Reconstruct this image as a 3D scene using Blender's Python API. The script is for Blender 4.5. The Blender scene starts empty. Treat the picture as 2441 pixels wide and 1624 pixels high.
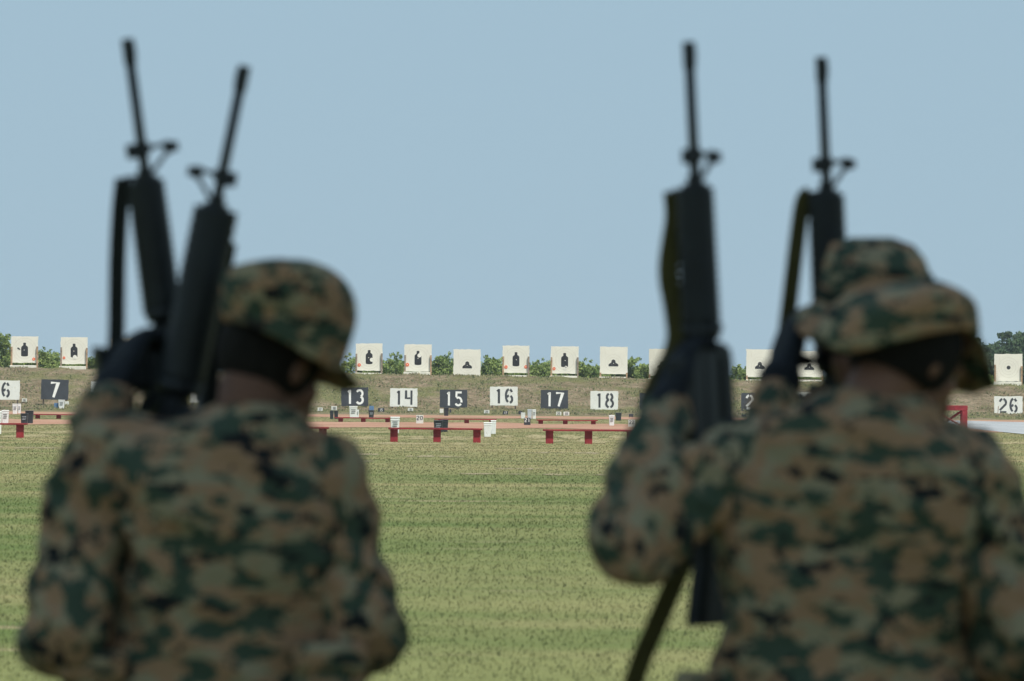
import bpy, bmesh, math, random
import numpy as np
from mathutils import Vector, Matrix, Quaternion, noise as mnoise

random.seed(7)
rng = np.random.default_rng(7)
SC = bpy.context.scene
COL = SC.collection
R = math.radians

# ------------------------------------------------------------------ camera
IW, IH, FPX = 2441.0, 1624.0, 180.0 / 36.0 * 2441.0
CAM_H = 1.55
PITCH = math.atan(124.0 / FPX)
ROLL = R(0.5)
cam_data = bpy.data.cameras.new('camera')
cam = bpy.data.objects.new('camera', cam_data)
COL.objects.link(cam)
cam_data.lens = 180.0
cam_data.sensor_width = 36.0
cam_data.clip_start = 0.1
cam_data.clip_end = 30000.0
CM = Matrix.Translation((0, 0, CAM_H)) @ Matrix.Rotation(R(90) + PITCH, 4, 'X') @ Matrix.Rotation(ROLL, 4, 'Z')
cam.matrix_world = CM
cam_data.dof.use_dof = True
cam_data.dof.focus_distance = 320.0
cam_data.dof.aperture_fstop = 8.4
cam_data.dof.aperture_blades = 0
SC.camera = cam

# ------------------------------------------------------------------ sky, sun, exposure
SUN_EL, SUN_A = R(60), R(40)          # elevation; angle from straight behind the camera towards its right
SUN_DIR = Vector((math.cos(SUN_EL) * math.sin(SUN_A), -math.cos(SUN_EL) * math.cos(SUN_A), math.sin(SUN_EL)))
world = bpy.data.worlds.new('World')
SC.world = world
world.use_nodes = True
wt = world.node_tree
wt.nodes.clear()
w_out = wt.nodes.new('ShaderNodeOutputWorld')
w_bg = wt.nodes.new('ShaderNodeBackground')
w_sky = wt.nodes.new('ShaderNodeTexSky')
w_sky.sky_type = 'NISHITA'
w_sky.sun_disc = False
w_sky.sun_elevation = SUN_EL
w_sky.sun_rotation = math.atan2(SUN_DIR.x, SUN_DIR.y)
w_sky.altitude = 0.0
w_sky.air_density = 1.0
w_sky.dust_density = 0.6
w_sky.ozone_density = 2.2
w_mix = wt.nodes.new('ShaderNodeMix')
w_mix.data_type = 'RGBA'
w_mix.blend_type = 'MIX'
w_mix.inputs[0].default_value = 0.96                     # an even summer haze veils the blue
w_mix.inputs[7].default_value = (2.58, 3.68, 4.50, 1)
wt.links.new(w_sky.outputs[0], w_mix.inputs[6])
wt.links.new(w_mix.outputs[2], w_bg.inputs[0])
w_bg.inputs[1].default_value = 0.1
wt.links.new(w_bg.outputs[0], w_out.inputs[0])

sun_data = bpy.data.lights.new('sun', 'SUN')
sun_data.energy = 3.9
sun_data.angle = R(0.8)
sun_data.color = (1.0, 0.95, 0.86)
sun = bpy.data.objects.new('sun', sun_data)
COL.objects.link(sun)
sun.rotation_euler = SUN_DIR.to_track_quat('Z', 'Y').to_euler()
sun.location = (0, 0, 50)

SC.view_settings.view_transform = 'Standard'
SC.view_settings.look = 'None'
SC.view_settings.exposure = 0.45
SC.view_settings.gamma = 1.0
SC.view_settings.use_curve_mapping = False
SC.render.engine = 'CYCLES'
SC.cycles.use_denoising = True
SC.cycles.max_bounces = 6
SC.cycles.volume_bounces = 0

# ------------------------------------------------------------------ helpers
KD = 2441.0 / 2357.0


def at(x, y, d):
    """world point seen at photo pixel (x, y) at depth d along the lens axis"""
    return CM @ Vector(((x - IW / 2) / FPX * d, -(y - IH / 2) / FPX * d, -d))


def D(x, y, d):
    return at(x * KD, y * KD, d)


def smooth(a, b, t):
    t = min(1.0, max(0.0, (t - a) / (b - a)))
    return t * t * (3 - 2 * t)


def berm_top(X):
    return 2.66 - 0.0087 * X


def height(X, Y):
    """terrain height"""
    top = berm_top(X)
    h = 0.4 * smooth(337, 350, Y) + (top - 0.4) * min(1.0, max(0.0, (Y - 349.5) / 12.5)) ** 0.85
    if Y > 366:
        h = top + (0.3 - top) * smooth(366, 374, Y)
    return h


def ground_hit(x, y):
    """where the ray through a photo pixel meets the terrain"""
    o = CM.translation
    v = (at(x, y, 1.0) - o)
    v = v / v.y
    Y = 20.0
    while Y < 366:
        p = o + v * Y
        if p.z <= height(p.x, Y):
            break
        Y += 0.1
    p = o + v * Y
    return Vector((p.x, p.y, height(p.x, p.y)))


def mesh_from_bm(bm, name):
    me = bpy.data.meshes.new(name)
    bm.to_mesh(me)
    bm.free()
    return me


def put(name, me, mat=None, parent=None, shade=False):
    o = bpy.data.objects.new(name, me)
    COL.objects.link(o)
    if mat is not None:
        me.materials.clear()
        me.materials.append(mat)
    if parent is not None:
        o.parent = parent
    if shade:
        me.polygons.foreach_set('use_smooth', [True] * len(me.polygons))
    return o


def obj(name, bm, mat, parent=None, shade=False):
    return put(name, mesh_from_bm(bm, name), mat, parent, shade)


def tag(o, label, cat, group=None):
    o['label'] = label
    o['category'] = cat
    if group:
        o['group'] = group
    return o


def thing(name, label, cat, loc=(0, 0, 0), rotz=0.0, group=None):
    o = bpy.data.objects.new(name, None)
    o.empty_display_size = 0.2
    COL.objects.link(o)
    o.location = loc
    o.rotation_euler = (0, 0, rotz)
    return tag(o, label, cat, group)


def structure(o):
    o['kind'] = 'structure'
    return o


def box(bm, x0, x1, y0, y1, z0, z1, taper=1.0, bevel=0.0):
    cx, cy = (x0 + x1) / 2, (y0 + y1) / 2
    vs = []
    for z, t in ((z0, taper), (z1, 1.0)):
        for x, y in ((x0, y0), (x1, y0), (x1, y1), (x0, y1)):
            vs.append(bm.verts.new((cx + (x - cx) * t, cy + (y - cy) * t, z)))
    fs = [(3, 2, 1, 0), (4, 5, 6, 7), (0, 1, 5, 4), (1, 2, 6, 5), (2, 3, 7, 6), (3, 0, 4, 7)]
    faces = [bm.faces.new([vs[i] for i in f]) for f in fs]
    if bevel > 0:
        es = list({e for f in faces for e in f.edges})
        bmesh.ops.bevel(bm, geom=es, offset=bevel, segments=1, affect='EDGES')


def frame_at(pts, i):
    a = pts[max(0, i - 1)]
    b = pts[min(len(pts) - 1, i + 1)]
    return (b - a).normalized()


def tube(bm, pts, radii, seg=12, flat=None):
    """tapered tube with rounded ends; radii may be floats or (a, b)"""
    pts = [Vector(p) for p in pts]
    rad = [r if isinstance(r, tuple) else (r, r) for r in radii]
    # rounded ends
    t0 = (pts[0] - pts[1]).normalized()
    t1 = (pts[-1] - pts[-2]).normalized()
    r0, r1 = min(rad[0]), min(rad[-1])
    P, Q = [], []
    for k in (0.96, 0.7):
        P.append(pts[0] + t0 * r0 * k)
        s = math.sqrt(1 - k * k)
        Q.append((rad[0][0] * s, rad[0][1] * s))
    P += pts
    Q += rad
    for k in (0.7, 0.96):
        P.append(pts[-1] + t1 * r1 * k)
        s = math.sqrt(1 - k * k)
        Q.append((rad[-1][0] * s, rad[-1][1] * s))
    up = Vector(flat) if flat is not None else Vector((0.13, 0.97, 0.2))
    rings = []
    for i, p in enumerate(P):
        t = frame_at(P, i)
        s = t.cross(up)
        if s.length < 1e-4:
            s = t.cross(Vector((1, 0.1, 0)))
        s.normalize()
        n = s.cross(t).normalized()
        a, b = Q[i]
        rings.append([bm.verts.new(p + s * a * math.cos(2 * math.pi * k / seg) + n * b * math.sin(2 * math.pi * k / seg)) for k in range(seg)])
    bridge(bm, rings)


def bridge(bm, rings, cap0=True, cap1=True):
    n = len(rings[0])
    for a, b in zip(rings[:-1], rings[1:]):
        for k in range(n):
            bm.faces.new((a[k], a[(k + 1) % n], b[(k + 1) % n], b[k]))
    if cap0:
        bm.faces.new(list(reversed(rings[0])))
    if cap1:
        bm.faces.new(rings[-1])


def cyl(bm, p0, p1, r0, r1=None, seg=16):
    """straight cylinder with flat ends"""
    p0, p1 = Vector(p0), Vector(p1)
    r1 = r0 if r1 is None else r1
    t = (p1 - p0).normalized()
    s = t.cross(Vector((0.31, 0.17, 0.9)))
    if s.length < 0.05:
        s = t.cross(Vector((1, 0, 0)))
    s.normalize()
    n = s.cross(t)
    rings = [[bm.verts.new(p + (s * math.cos(2 * math.pi * k / seg) + n * math.sin(2 * math.pi * k / seg)) * r) for k in range(seg)] for p, r in ((p0, r0), (p1, r1))]
    bridge(bm, rings)


def ellipsoid(bm, c, r, M=None, u=16, v=10):
    m = Matrix.Translation(Vector(c)) @ Matrix.Diagonal((r[0], r[1], r[2], 1))
    if M is not None:
        m = M @ m
    bmesh.ops.create_uvsphere(bm, u_segments=u, v_segments=v, radius=1.0, matrix=m)


def remesh(bm, name, voxel, smooth_it=4, factor=0.5):
    """fuse overlapping closed shapes into one continuous surface"""
    bmesh.ops.recalc_face_normals(bm, faces=bm.faces[:])
    me = mesh_from_bm(bm, name + '_raw')
    o = bpy.data.objects.new('tmp', me)
    COL.objects.link(o)
    m = o.modifiers.new('r', 'REMESH')
    m.mode = 'VOXEL'
    m.voxel_size = voxel
    s = o.modifiers.new('s', 'SMOOTH')
    s.iterations = smooth_it
    s.factor = factor
    dg = bpy.context.evaluated_depsgraph_get()
    out = bpy.data.meshes.new_from_object(o.evaluated_get(dg), depsgraph=dg)
    out.name = name
    bpy.data.objects.remove(o)
    bpy.data.meshes.remove(me)
    out.polygons.foreach_set('use_smooth', [True] * len(out.polygons))
    return out


def shift(me, v):
    me.transform(Matrix.Translation(-Vector(v)))
    return me


# ------------------------------------------------------------------ materials
def mat_new(name):
    m = bpy.data.materials.new(name)
    m.use_nodes = True
    nt = m.node_tree
    return m, nt, nt.nodes['Principled BSDF']


def N(nt, t, **kw):
    n = nt.nodes.new(t)
    for k, v in kw.items():
        setattr(n, k, v)
    return n


def mixc(nt, fac, a, b, blend='MIX'):
    n = N(nt, 'ShaderNodeMix', data_type='RGBA', blend_type=blend)
    for s, v in ((0, fac), (6, a), (7, b)):
        if hasattr(v, 'is_linked') or isinstance(v, bpy.types.NodeSocket):
            nt.links.new(v, n.inputs[s])
        elif s == 0:
            n.inputs[0].default_value = v
        else:
            n.inputs[s].default_value = (*v, 1)
    return n.outputs[2]


def math_n(nt, op, a, b=0.0, c=None, clamp=False):
    n = N(nt, 'ShaderNodeMath', operation=op, use_clamp=clamp)
    for i, v in enumerate((a, b, c)):
        if v is None:
            continue
        if isinstance(v, bpy.types.NodeSocket):
            nt.links.new(v, n.inputs[i])
        else:
            n.inputs[i].default_value = v
    return n.outputs[0]


def noise_n(nt, vec, scale, detail=3.0, rough=0.55, stretch=None, loc=(0, 0, 0)):
    mp = N(nt, 'ShaderNodeMapping')
    mp.inputs['Location'].default_value = loc
    if stretch:
        mp.inputs['Scale'].default_value = stretch
    nt.links.new(vec, mp.inputs[0])
    n = N(nt, 'ShaderNodeTexNoise')
    n.inputs['Scale'].default_value = scale
    n.inputs['Detail'].default_value = detail
    n.inputs['Roughness'].default_value = rough
    nt.links.new(mp.outputs[0], n.inputs['Vector'])
    return n.outputs[0]


def step_n(nt, v, lo, hi):
    n = N(nt, 'ShaderNodeMapRange', interpolation_type='SMOOTHSTEP')
    n.inputs[1].default_value = lo
    n.inputs[2].default_value = hi
    nt.links.new(v, n.inputs[0])
    return n.outputs[0]


def pos(nt):
    return N(nt, 'ShaderNodeNewGeometry').outputs['Position']


def objco(nt):
    return N(nt, 'ShaderNodeTexCoord').outputs['Object']


def simple(name, col, rough=0.7, var=0.25, scale=3.0, dirt=None, bump=0.0, metal=0.0, spec=0.5):
    """plain coat with uneven tone, worn spots and fine relief"""
    m, nt, b = mat_new(name)
    oc = objco(nt)
    n1 = noise_n(nt, oc, scale, 4, 0.6)
    n2 = noise_n(nt, oc, scale * 6, 3, 0.6, loc=(3, 1, 7))
    dark = tuple(c * (1 - var) for c in col)
    lite = tuple(min(1.0, c * (1 + var * 0.5)) for c in col)
    c = mixc(nt, step_n(nt, n1, 0.3, 0.7), dark, lite)
    if dirt:
        c = mixc(nt, step_n(nt, n2, 0.58, 0.72), c, dirt)
    nt.links.new(c, b.inputs['Base Color'])
    b.inputs['Roughness'].default_value = rough
    b.inputs['Metallic'].default_value = metal
    b.inputs['Specular IOR Level'].default_value = spec
    if bump:
        bp = N(nt, 'ShaderNodeBump')
        bp.inputs['Strength'].default_value = bump
        bp.inputs['Distance'].default_value = 0.02
        nt.links.new(n2, bp.inputs['Height'])
        nt.links.new(bp.outputs[0], b.inputs['Normal'])
    return m


def grass_colour(nt):
    p = pos(nt)
    sep = N(nt, 'ShaderNodeSeparateXYZ')
    nt.links.new(p, sep.inputs[0])
    big = noise_n(nt, p, 0.045, 3, 0.5)
    mid = noise_n(nt, p, 0.35, 4, 0.6, loc=(11, 5, 0))
    fine = noise_n(nt, p, 3.2, 3, 0.6, loc=(2, 9, 0))
    lanes = noise_n(nt, p, 0.30, 4, 0.6, stretch=(0.16, 1, 1), loc=(7, 3, 0))
    tone = noise_n(nt, p, 0.16, 4, 0.6, stretch=(0.45, 1, 1), loc=(20, 1, 0))
    green = mixc(nt, step_n(nt, tone, 0.36, 0.64), GRASS_A, GRASS_B)
    far = step_n(nt, sep.outputs[1], 55, 150)          # drier turf towards the benches
    dry = math_n(nt, 'ADD', math_n(nt, 'MULTIPLY', step_n(nt, big, 0.42, 0.66), 0.55), math_n(nt, 'MULTIPLY', far, 0.6))
    dry = math_n(nt, 'MULTIPLY', dry, step_n(nt, mid, 0.2, 0.75))
    dry = math_n(nt, 'ADD', dry, math_n(nt, 'MULTIPLY', math_n(nt, 'MULTIPLY', step_n(nt, lanes, 0.46, 0.62), 0.55), math_n(nt, 'ADD', math_n(nt, 'MULTIPLY', far, 0.7), 0.3)))
    dry = math_n(nt, 'ADD', dry, math_n(nt, 'MULTIPLY', step_n(nt, fine, 0.55, 0.8), 0.15), clamp=True)
    c = mixc(nt, dry, green, GRASS_DRY)
    bare = noise_n(nt, p, 0.55, 5, 0.62, stretch=(0.22, 1, 1), loc=(1.5, 6.3, 0))          # worn patches where the soil shows
    c = mixc(nt, math_n(nt, 'MULTIPLY', step_n(nt, bare, 0.61, 0.70), 0.75), c, (0.34, 0.275, 0.19))
    speck = noise_n(nt, p, 7.0, 3, 0.7, stretch=(1, 0.5, 1), loc=(3, 3, 0))
    c = mixc(nt, 1.0, c, math_scale(nt, step_n(nt, speck, 0.3, 0.7), 0.85, 1.12), 'MULTIPLY')
    return c, fine


GRASS_A = (0.10, 0.145, 0.045)
GRASS_B = (0.175, 0.195, 0.08)
GRASS_DRY = (0.33, 0.28, 0.155)


def mat_ground():
    m, nt, b = mat_new('turf')
    c, fine = grass_colour(nt)
    soil = mixc(nt, 1.0, c, (0.84, 0.84, 0.75), 'MULTIPLY')      # colour dimmed to offset the flat ground catching more sun than the blades
    nt.links.new(soil, b.inputs['Base Color'])
    b.inputs['Roughness'].default_value = 0.95
    b.inputs['Specular IOR Level'].default_value = 0.1
    bp = N(nt, 'ShaderNodeBump')
    bp.inputs['Strength'].default_value = 0.15
    bp.inputs['Distance'].default_value = 0.05
    nt.links.new(fine, bp.inputs['Height'])
    nt.links.new(bp.outputs[0], b.inputs['Normal'])
    return m


def soft_normal(nt, b, k, up):
    """leaf and blade normals eased upwards so that the mass shades as a soft pile"""
    ge = N(nt, 'ShaderNodeNewGeometry')
    va = N(nt, 'ShaderNodeVectorMath', operation='MULTIPLY_ADD')
    nt.links.new(ge.outputs['Normal'], va.inputs[0])
    va.inputs[1].default_value = (k, k, k)
    va.inputs[2].default_value = (0, 0, up)
    vn = N(nt, 'ShaderNodeVectorMath', operation='NORMALIZE')
    nt.links.new(va.outputs[0], vn.inputs[0])
    nt.links.new(vn.outputs[0], b.inputs['Normal'])


def mat_blades():
    m, nt, b = mat_new('grass_blades')
    c, fine = grass_colour(nt)
    a = N(nt, 'ShaderNodeAttribute', attribute_name='var')
    c2 = mixc(nt, 1.0, c, math_scale(nt, a.outputs['Fac'], 1.1, 1.4), 'MULTIPLY')  # colour raised to offset the shade on blades turned from the sun
    nt.links.new(c2, b.inputs['Base Color'])
    soft_normal(nt, b, 0.18, 1.0)
    b.inputs['Roughness'].default_value = 0.75
    b.inputs['Specular IOR Level'].default_value = 0.15
    return leafy(m, nt, b, c2, 0.55)


def math_scale(nt, v, lo, hi):
    n = N(nt, 'ShaderNodeMapRange')
    n.inputs[3].default_value = lo
    n.inputs[4].default_value = hi
    nt.links.new(v, n.inputs[0])
    cc = N(nt, 'ShaderNodeCombineColor')
    for i in range(3):
        nt.links.new(n.outputs[0], cc.inputs[i])
    return cc.outputs[0]


def leafy(m, nt, b, colour, amount):
    tr = N(nt, 'ShaderNodeBsdfTranslucent')
    if isinstance(colour, bpy.types.NodeSocket):
        nt.links.new(colour, tr.inputs[0])
    else:
        tr.inputs[0].default_value = (*colour, 1)
    mx = N(nt, 'ShaderNodeMixShader')
    mx.inputs[0].default_value = amount
    nt.links.new(b.outputs[0], mx.inputs[1])
    nt.links.new(tr.outputs[0], mx.inputs[2])
    nt.links.new(mx.outputs[0], nt.nodes['Material Output'].inputs[0])
    return m


def mat_leaf(name, a, b_, amount=0.35):
    m, nt, b = mat_new(name)
    at_ = N(nt, 'ShaderNodeAttribute', attribute_name='var')
    c = mixc(nt, at_.outputs['Fac'], a, b_)
    nt.links.new(c, b.inputs['Base Color'])
    soft_normal(nt, b, 0.7, 0.55)
    b.inputs['Roughness'].default_value = 0.6
    b.inputs['Specular IOR Level'].default_value = 0.2
    return leafy(m, nt, b, c, amount)


def mat_berm():
    m, nt, b = mat_new('dry_berm')
    p = pos(nt)
    big = noise_n(nt, p, 0.22, 3, 0.55)
    mid = noise_n(nt, p, 1.1, 4, 0.65, loc=(4, 4, 1), stretch=(1, 1, 1.6))
    fine = noise_n(nt, p, 5.0, 3, 0.65, loc=(1, 8, 3))
    c = mixc(nt, step_n(nt, mid, 0.35, 0.65), (0.17, 0.13, 0.085), (0.29, 0.225, 0.155))
    c = mixc(nt, step_n(nt, big, 0.45, 0.62), c, (0.17, 0.165, 0.075))
    c = mixc(nt, math_n(nt, 'MULTIPLY', step_n(nt, fine, 0.5, 0.64), 0.8), c, (0.095, 0.115, 0.05))
    nt.links.new(c, b.inputs['Base Color'])
    b.inputs['Roughness'].default_value = 1.0
    b.inputs['Specular IOR Level'].default_value = 0.05
    bp = N(nt, 'ShaderNodeBump')
    bp.inputs['Strength'].default_value = 1.0
    bp.inputs['Distance'].default_value = 0.3
    nt.links.new(fine, bp.inputs['Height'])
    nt.links.new(bp.outputs[0], b.inputs['Normal'])
    return m


def mat_soil(name, a, b_, c_):
    m, nt, b = mat_new(name)
    p = pos(nt)
    n1 = noise_n(nt, p, 0.3, 4, 0.6, stretch=(1, 0.4, 1))
    n2 = noise_n(nt, p, 2.5, 3, 0.6)
    c = mixc(nt, step_n(nt, n1, 0.35, 0.65), a, b_)
    c = mixc(nt, math_n(nt, 'MULTIPLY', step_n(nt, n2, 0.55, 0.75), 0.6), c, c_)
    nt.links.new(c, b.inputs['Base Color'])
    b.inputs['Roughness'].default_value = 0.95
    b.inputs['Specular IOR Level'].default_value = 0.1
    return m


def mat_camo(name, seed=0.0, stretch=(0.85, 1.0, 1.75), gain=1.0):
    """digital woodland print: khaki, coyote, green and black blots, stepped into small squares"""
    m, nt, b = mat_new(name)
    oc = objco(nt)
    sn = N(nt, 'ShaderNodeVectorMath', operation='SNAP')
    sn.inputs[1].default_value = (0.006, 0.006, 0.006)
    nt.links.new(oc, sn.inputs[0])
    v = sn.outputs[0]
    g = lambda c: tuple(x * gain for x in c)
    n1 = noise_n(nt, v, 17.5, 3.5, 0.5, stretch, (seed, 0, 0))
    n2 = noise_n(nt, v, 17.5, 3.5, 0.5, stretch, (seed + 5, 3, 0))
    n3 = noise_n(nt, v, 20.0, 3.5, 0.55, stretch, (seed, 9, 4))
    c = mixc(nt, step_n(nt, n1, 0.475, 0.485), g(CAMO_KHAKI), g(CAMO_BROWN))
    c = mixc(nt, step_n(nt, n2, 0.528, 0.538), c, g(CAMO_GREEN))
    c = mixc(nt, step_n(nt, n3, 0.598, 0.608), c, g(CAMO_BLACK))
    nt.links.new(c, b.inputs['Base Color'])
    b.inputs['Roughness'].default_value = 0.9
    b.inputs['Specular IOR Level'].default_value = 0.1
    w = noise_n(nt, oc, 7.0, 2, 0.5, (1, 1, 1.4), (seed, 2, 2))
    bp = N(nt, 'ShaderNodeBump')
    bp.inputs['Strength'].default_value = 0.7
    bp.inputs['Distance'].default_value = 0.05
    nt.links.new(w, bp.inputs['Height'])
    nt.links.new(bp.outputs[0], b.inputs['Normal'])
    return m


CAMO_KHAKI = (0.255, 0.215, 0.142)
CAMO_BROWN = (0.285, 0.172, 0.104)
CAMO_GREEN = (0.046, 0.066, 0.048)
CAMO_BLACK = (0.014, 0.015, 0.017)


def mat_paper(name, col):
    m, nt, b = mat_new(name)
    oc = objco(nt)
    n1 = noise_n(nt, oc, 0.9, 3, 0.55)
    n2 = noise_n(nt, oc, 9.0, 2, 0.5, stretch=(1, 1, 0.25))
    c = mixc(nt, step_n(nt, n1, 0.3, 0.75), tuple(x * 0.93 for x in col), col)
    c = mixc(nt, math_n(nt, 'MULTIPLY', step_n(nt, n2, 0.62, 0.8), 0.25), c, (0.62, 0.56, 0.42))
    nt.links.new(c, b.inputs['Base Color'])
    b.inputs['Roughness'].default_value = 0.9
    b.inputs['Specular IOR Level'].default_value = 0.1
    return leafy(m, nt, b, c, 0.15)


M = {}
M['turf'] = mat_ground()
M['blades'] = mat_blades()
M['berm'] = mat_berm()
M['clay'] = mat_soil('red_clay', (0.30, 0.165, 0.11), (0.37, 0.215, 0.15), (0.31, 0.22, 0.135))
M['gravel'] = mat_soil('pale_gravel', (0.27, 0.285, 0.30), (0.35, 0.365, 0.38), (0.24, 0.23, 0.2))
M['bare'] = mat_soil('bare_earth', (0.23, 0.20, 0.115), (0.29, 0.245, 0.165), (0.19, 0.185, 0.085))
M['straw'] = mat_soil('dry_turf', (0.25, 0.22, 0.11), (0.31, 0.26, 0.15), (0.20, 0.195, 0.08))
M['bush'] = mat_leaf('bush_leaf', (0.08, 0.14, 0.035), (0.31, 0.38, 0.12))
M['tree'] = mat_leaf('tree_leaf', (0.03, 0.065, 0.03), (0.075, 0.12, 0.05))
M['weed'] = mat_leaf('weed_leaf', (0.10, 0.14, 0.055), (0.30, 0.25, 0.14))
M['bark'] = simple('bark', (0.12, 0.085, 0.06), 0.9, 0.4, 6, bump=0.5)
M['paper'] = mat_paper('target_paper', (0.90, 0.875, 0.77))
M['paper_old'] = mat_paper('old_target_paper', (0.80, 0.77, 0.66))
M['black_print'] = simple('black_print', (0.035, 0.037, 0.04), 0.85, 0.3, 5, spec=0.2)
M['ring_print'] = simple('ring_print', (0.12, 0.12, 0.12), 0.85, 0.2, 5, spec=0.2)
M['faint_print'] = simple('faint_ring_print', (0.70, 0.66, 0.55), 0.85, 0.1, 5, spec=0.2)
M['orange'] = simple('orange_disc', (0.85, 0.16, 0.05), 0.6, 0.2, 6)
M['white_disc'] = simple('white_disc', (0.84, 0.82, 0.74), 0.6, 0.1, 6)
M['wood'] = simple('weathered_wood', (0.42, 0.28, 0.17), 0.85, 0.35, 5, dirt=(0.2, 0.13, 0.08))
M['grey_wood'] = simple('grey_wood', (0.28, 0.22, 0.17), 0.85, 0.35, 5)
M['ledge'] = simple('painted_ledge', (0.74, 0.72, 0.62), 0.8, 0.15, 2, dirt=(0.5, 0.45, 0.33))
M['sign_white'] = simple('white_board', (0.66, 0.67, 0.62), 0.75, 0.08, 1.5, dirt=(0.55, 0.55, 0.48))
M['sign_black'] = simple('black_board', (0.030, 0.036, 0.045), 0.7, 0.25, 2, dirt=(0.05, 0.055, 0.06))
M['num_white'] = simple('white_paint', (0.76, 0.76, 0.72), 0.7, 0.08, 4)
M['num_black'] = simple('black_paint', (0.04, 0.045, 0.05), 0.7, 0.3, 4)
M['red'] = simple('red_paint', (0.26, 0.022, 0.028), 0.65, 0.35, 2.5, dirt=(0.19, 0.02, 0.028), spec=0.35)
M['bin_white'] = simple('white_bin', (0.78, 0.79, 0.78), 0.55, 0.06, 2, dirt=(0.62, 0.62, 0.58))
M['bin_grey'] = simple('grey_box', (0.50, 0.53, 0.58), 0.6, 0.06, 2)
M['bin_black'] = simple('black_bin', (0.026, 0.031, 0.038), 0.5, 0.3, 2)
M['bin_blue'] = simple('blue_marker', (0.10, 0.20, 0.36), 0.6, 0.2, 3)
M['gun'] = simple('gun_metal', (0.010, 0.013, 0.016), 0.45, 0.3, 12, spec=0.35)
M['polymer'] = simple('black_polymer', (0.009, 0.012, 0.014), 0.5, 0.3, 15, bump=0.2, spec=0.3)
M['steel'] = simple('bare_steel', (0.55, 0.58, 0.62), 0.35, 0.1, 10, metal=1.0)
M['sling_olive'] = simple('olive_webbing', (0.075, 0.066, 0.022), 0.85, 0.25, 30, bump=0.3, spec=0.2)
M['sling_black'] = simple('black_webbing', (0.016, 0.018, 0.016), 0.85, 0.25, 30, bump=0.3, spec=0.2)
M['skin_dark'] = simple('brown_skin', (0.12, 0.053, 0.034), 0.6, 0.2, 9, spec=0.35)
M['skin_tan'] = simple('tan_skin', (0.17, 0.08, 0.052), 0.6, 0.2, 9, spec=0.35)
M['hair'] = simple('black_hair', (0.010, 0.008, 0.007), 0.8, 0.3, 60, bump=0.4, spec=0.15)
M['eye'] = simple('eye_white', (0.7, 0.68, 0.64), 0.3, 0.05, 5)
M['boot'] = simple('suede_boot', (0.20, 0.145, 0.09), 0.9, 0.2, 8)
M['glove'] = simple('black_glove', (0.013, 0.016, 0.022), 0.8, 0.3, 20, bump=0.3, spec=0.2)
M['camo'] = mat_camo('woodland_print', 0.0)
M['camo2'] = mat_camo('woodland_print_worn', 13.0)
M['camo_hat'] = mat_camo('woodland_print_hat', 31.0, (0.9, 0.9, 1.8))
M['camo_sleeve'] = mat_camo('woodland_print_sleeve', 47.0, (1.5, 1.0, 1.1))
M['camo_cap'] = mat_camo('woodland_print_cap', 64.0, (0.8, 0.9, 1.9), 1.1)
M['band'] = simple('dark_hat_band', (0.02, 0.026, 0.02), 0.9, 0.3, 20, spec=0.1)
M['pouch'] = simple('grey_green_nylon', (0.12, 0.125, 0.10), 0.85, 0.3, 9, bump=0.3, spec=0.2)


# ------------------------------------------------------------------ terrain
def grid_mesh(name, xs, ys, hf):
    nx, ny = len(xs), len(ys)
    co = np.zeros((ny, nx, 3))
    for j, y in enumerate(ys):
        for i, x in enumerate(xs):
            co[j, i] = (x, y, hf(x, y))
    idx = np.arange(nx * ny).reshape(ny, nx)
    f = np.stack([idx[:-1, :-1], idx[:-1, 1:], idx[1:, 1:], idx[1:, :-1]], -1).reshape(-1, 4)
    me = bpy.data.meshes.new(name)
    me.from_pydata(co.reshape(-1, 3).tolist(), [], f.tolist())
    me.polygons.foreach_set('use_smooth', [True] * len(me.polygons))
    return me


def ground_h(x, y):
    if y < 330:
        return 0.0
    return (0.38 * smooth(337, 350, y) if y < 351 else 0.28) - 0.03 * smooth(337, 345, y)


gx = [-9000, -3000, -900, -300] + list(range(-120, 121, 6)) + [300, 900, 3000, 9000]
gy = [-60, -10] + list(range(0, 330, 10)) + [330, 334, 337, 340, 343, 346, 349, 352, 360, 374, 400, 460, 560, 800, 1500, 4000, 12000]
structure(put('ground', grid_mesh('ground', gx, gy, ground_h), M['turf']))


def berm_h(x, y):
    h = height(x, y)
    k = smooth(338, 348, y) * 1.0
    n = mnoise.fractal(Vector((x * 0.8, y * 0.8, 1.0)), 0.8, 2.0, 5)
    edge = 0.06 if y > 338.5 else -0.05
    return h + (n * 0.13 * k if y < 371 else 0) + (edge - 0.05)


bx = [-260, -160, -100, -70] + list(np.arange(-50, 50.1, 0.5)) + [70, 100, 160, 260]
by = list(np.arange(338, 366.5, 0.5)) + [367.5, 369, 371, 373, 375]
structure(put('berm', grid_mesh('berm', bx, by, berm_h), M['berm']))

PATCHES = []      # world rectangles kept thin of grass


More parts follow.
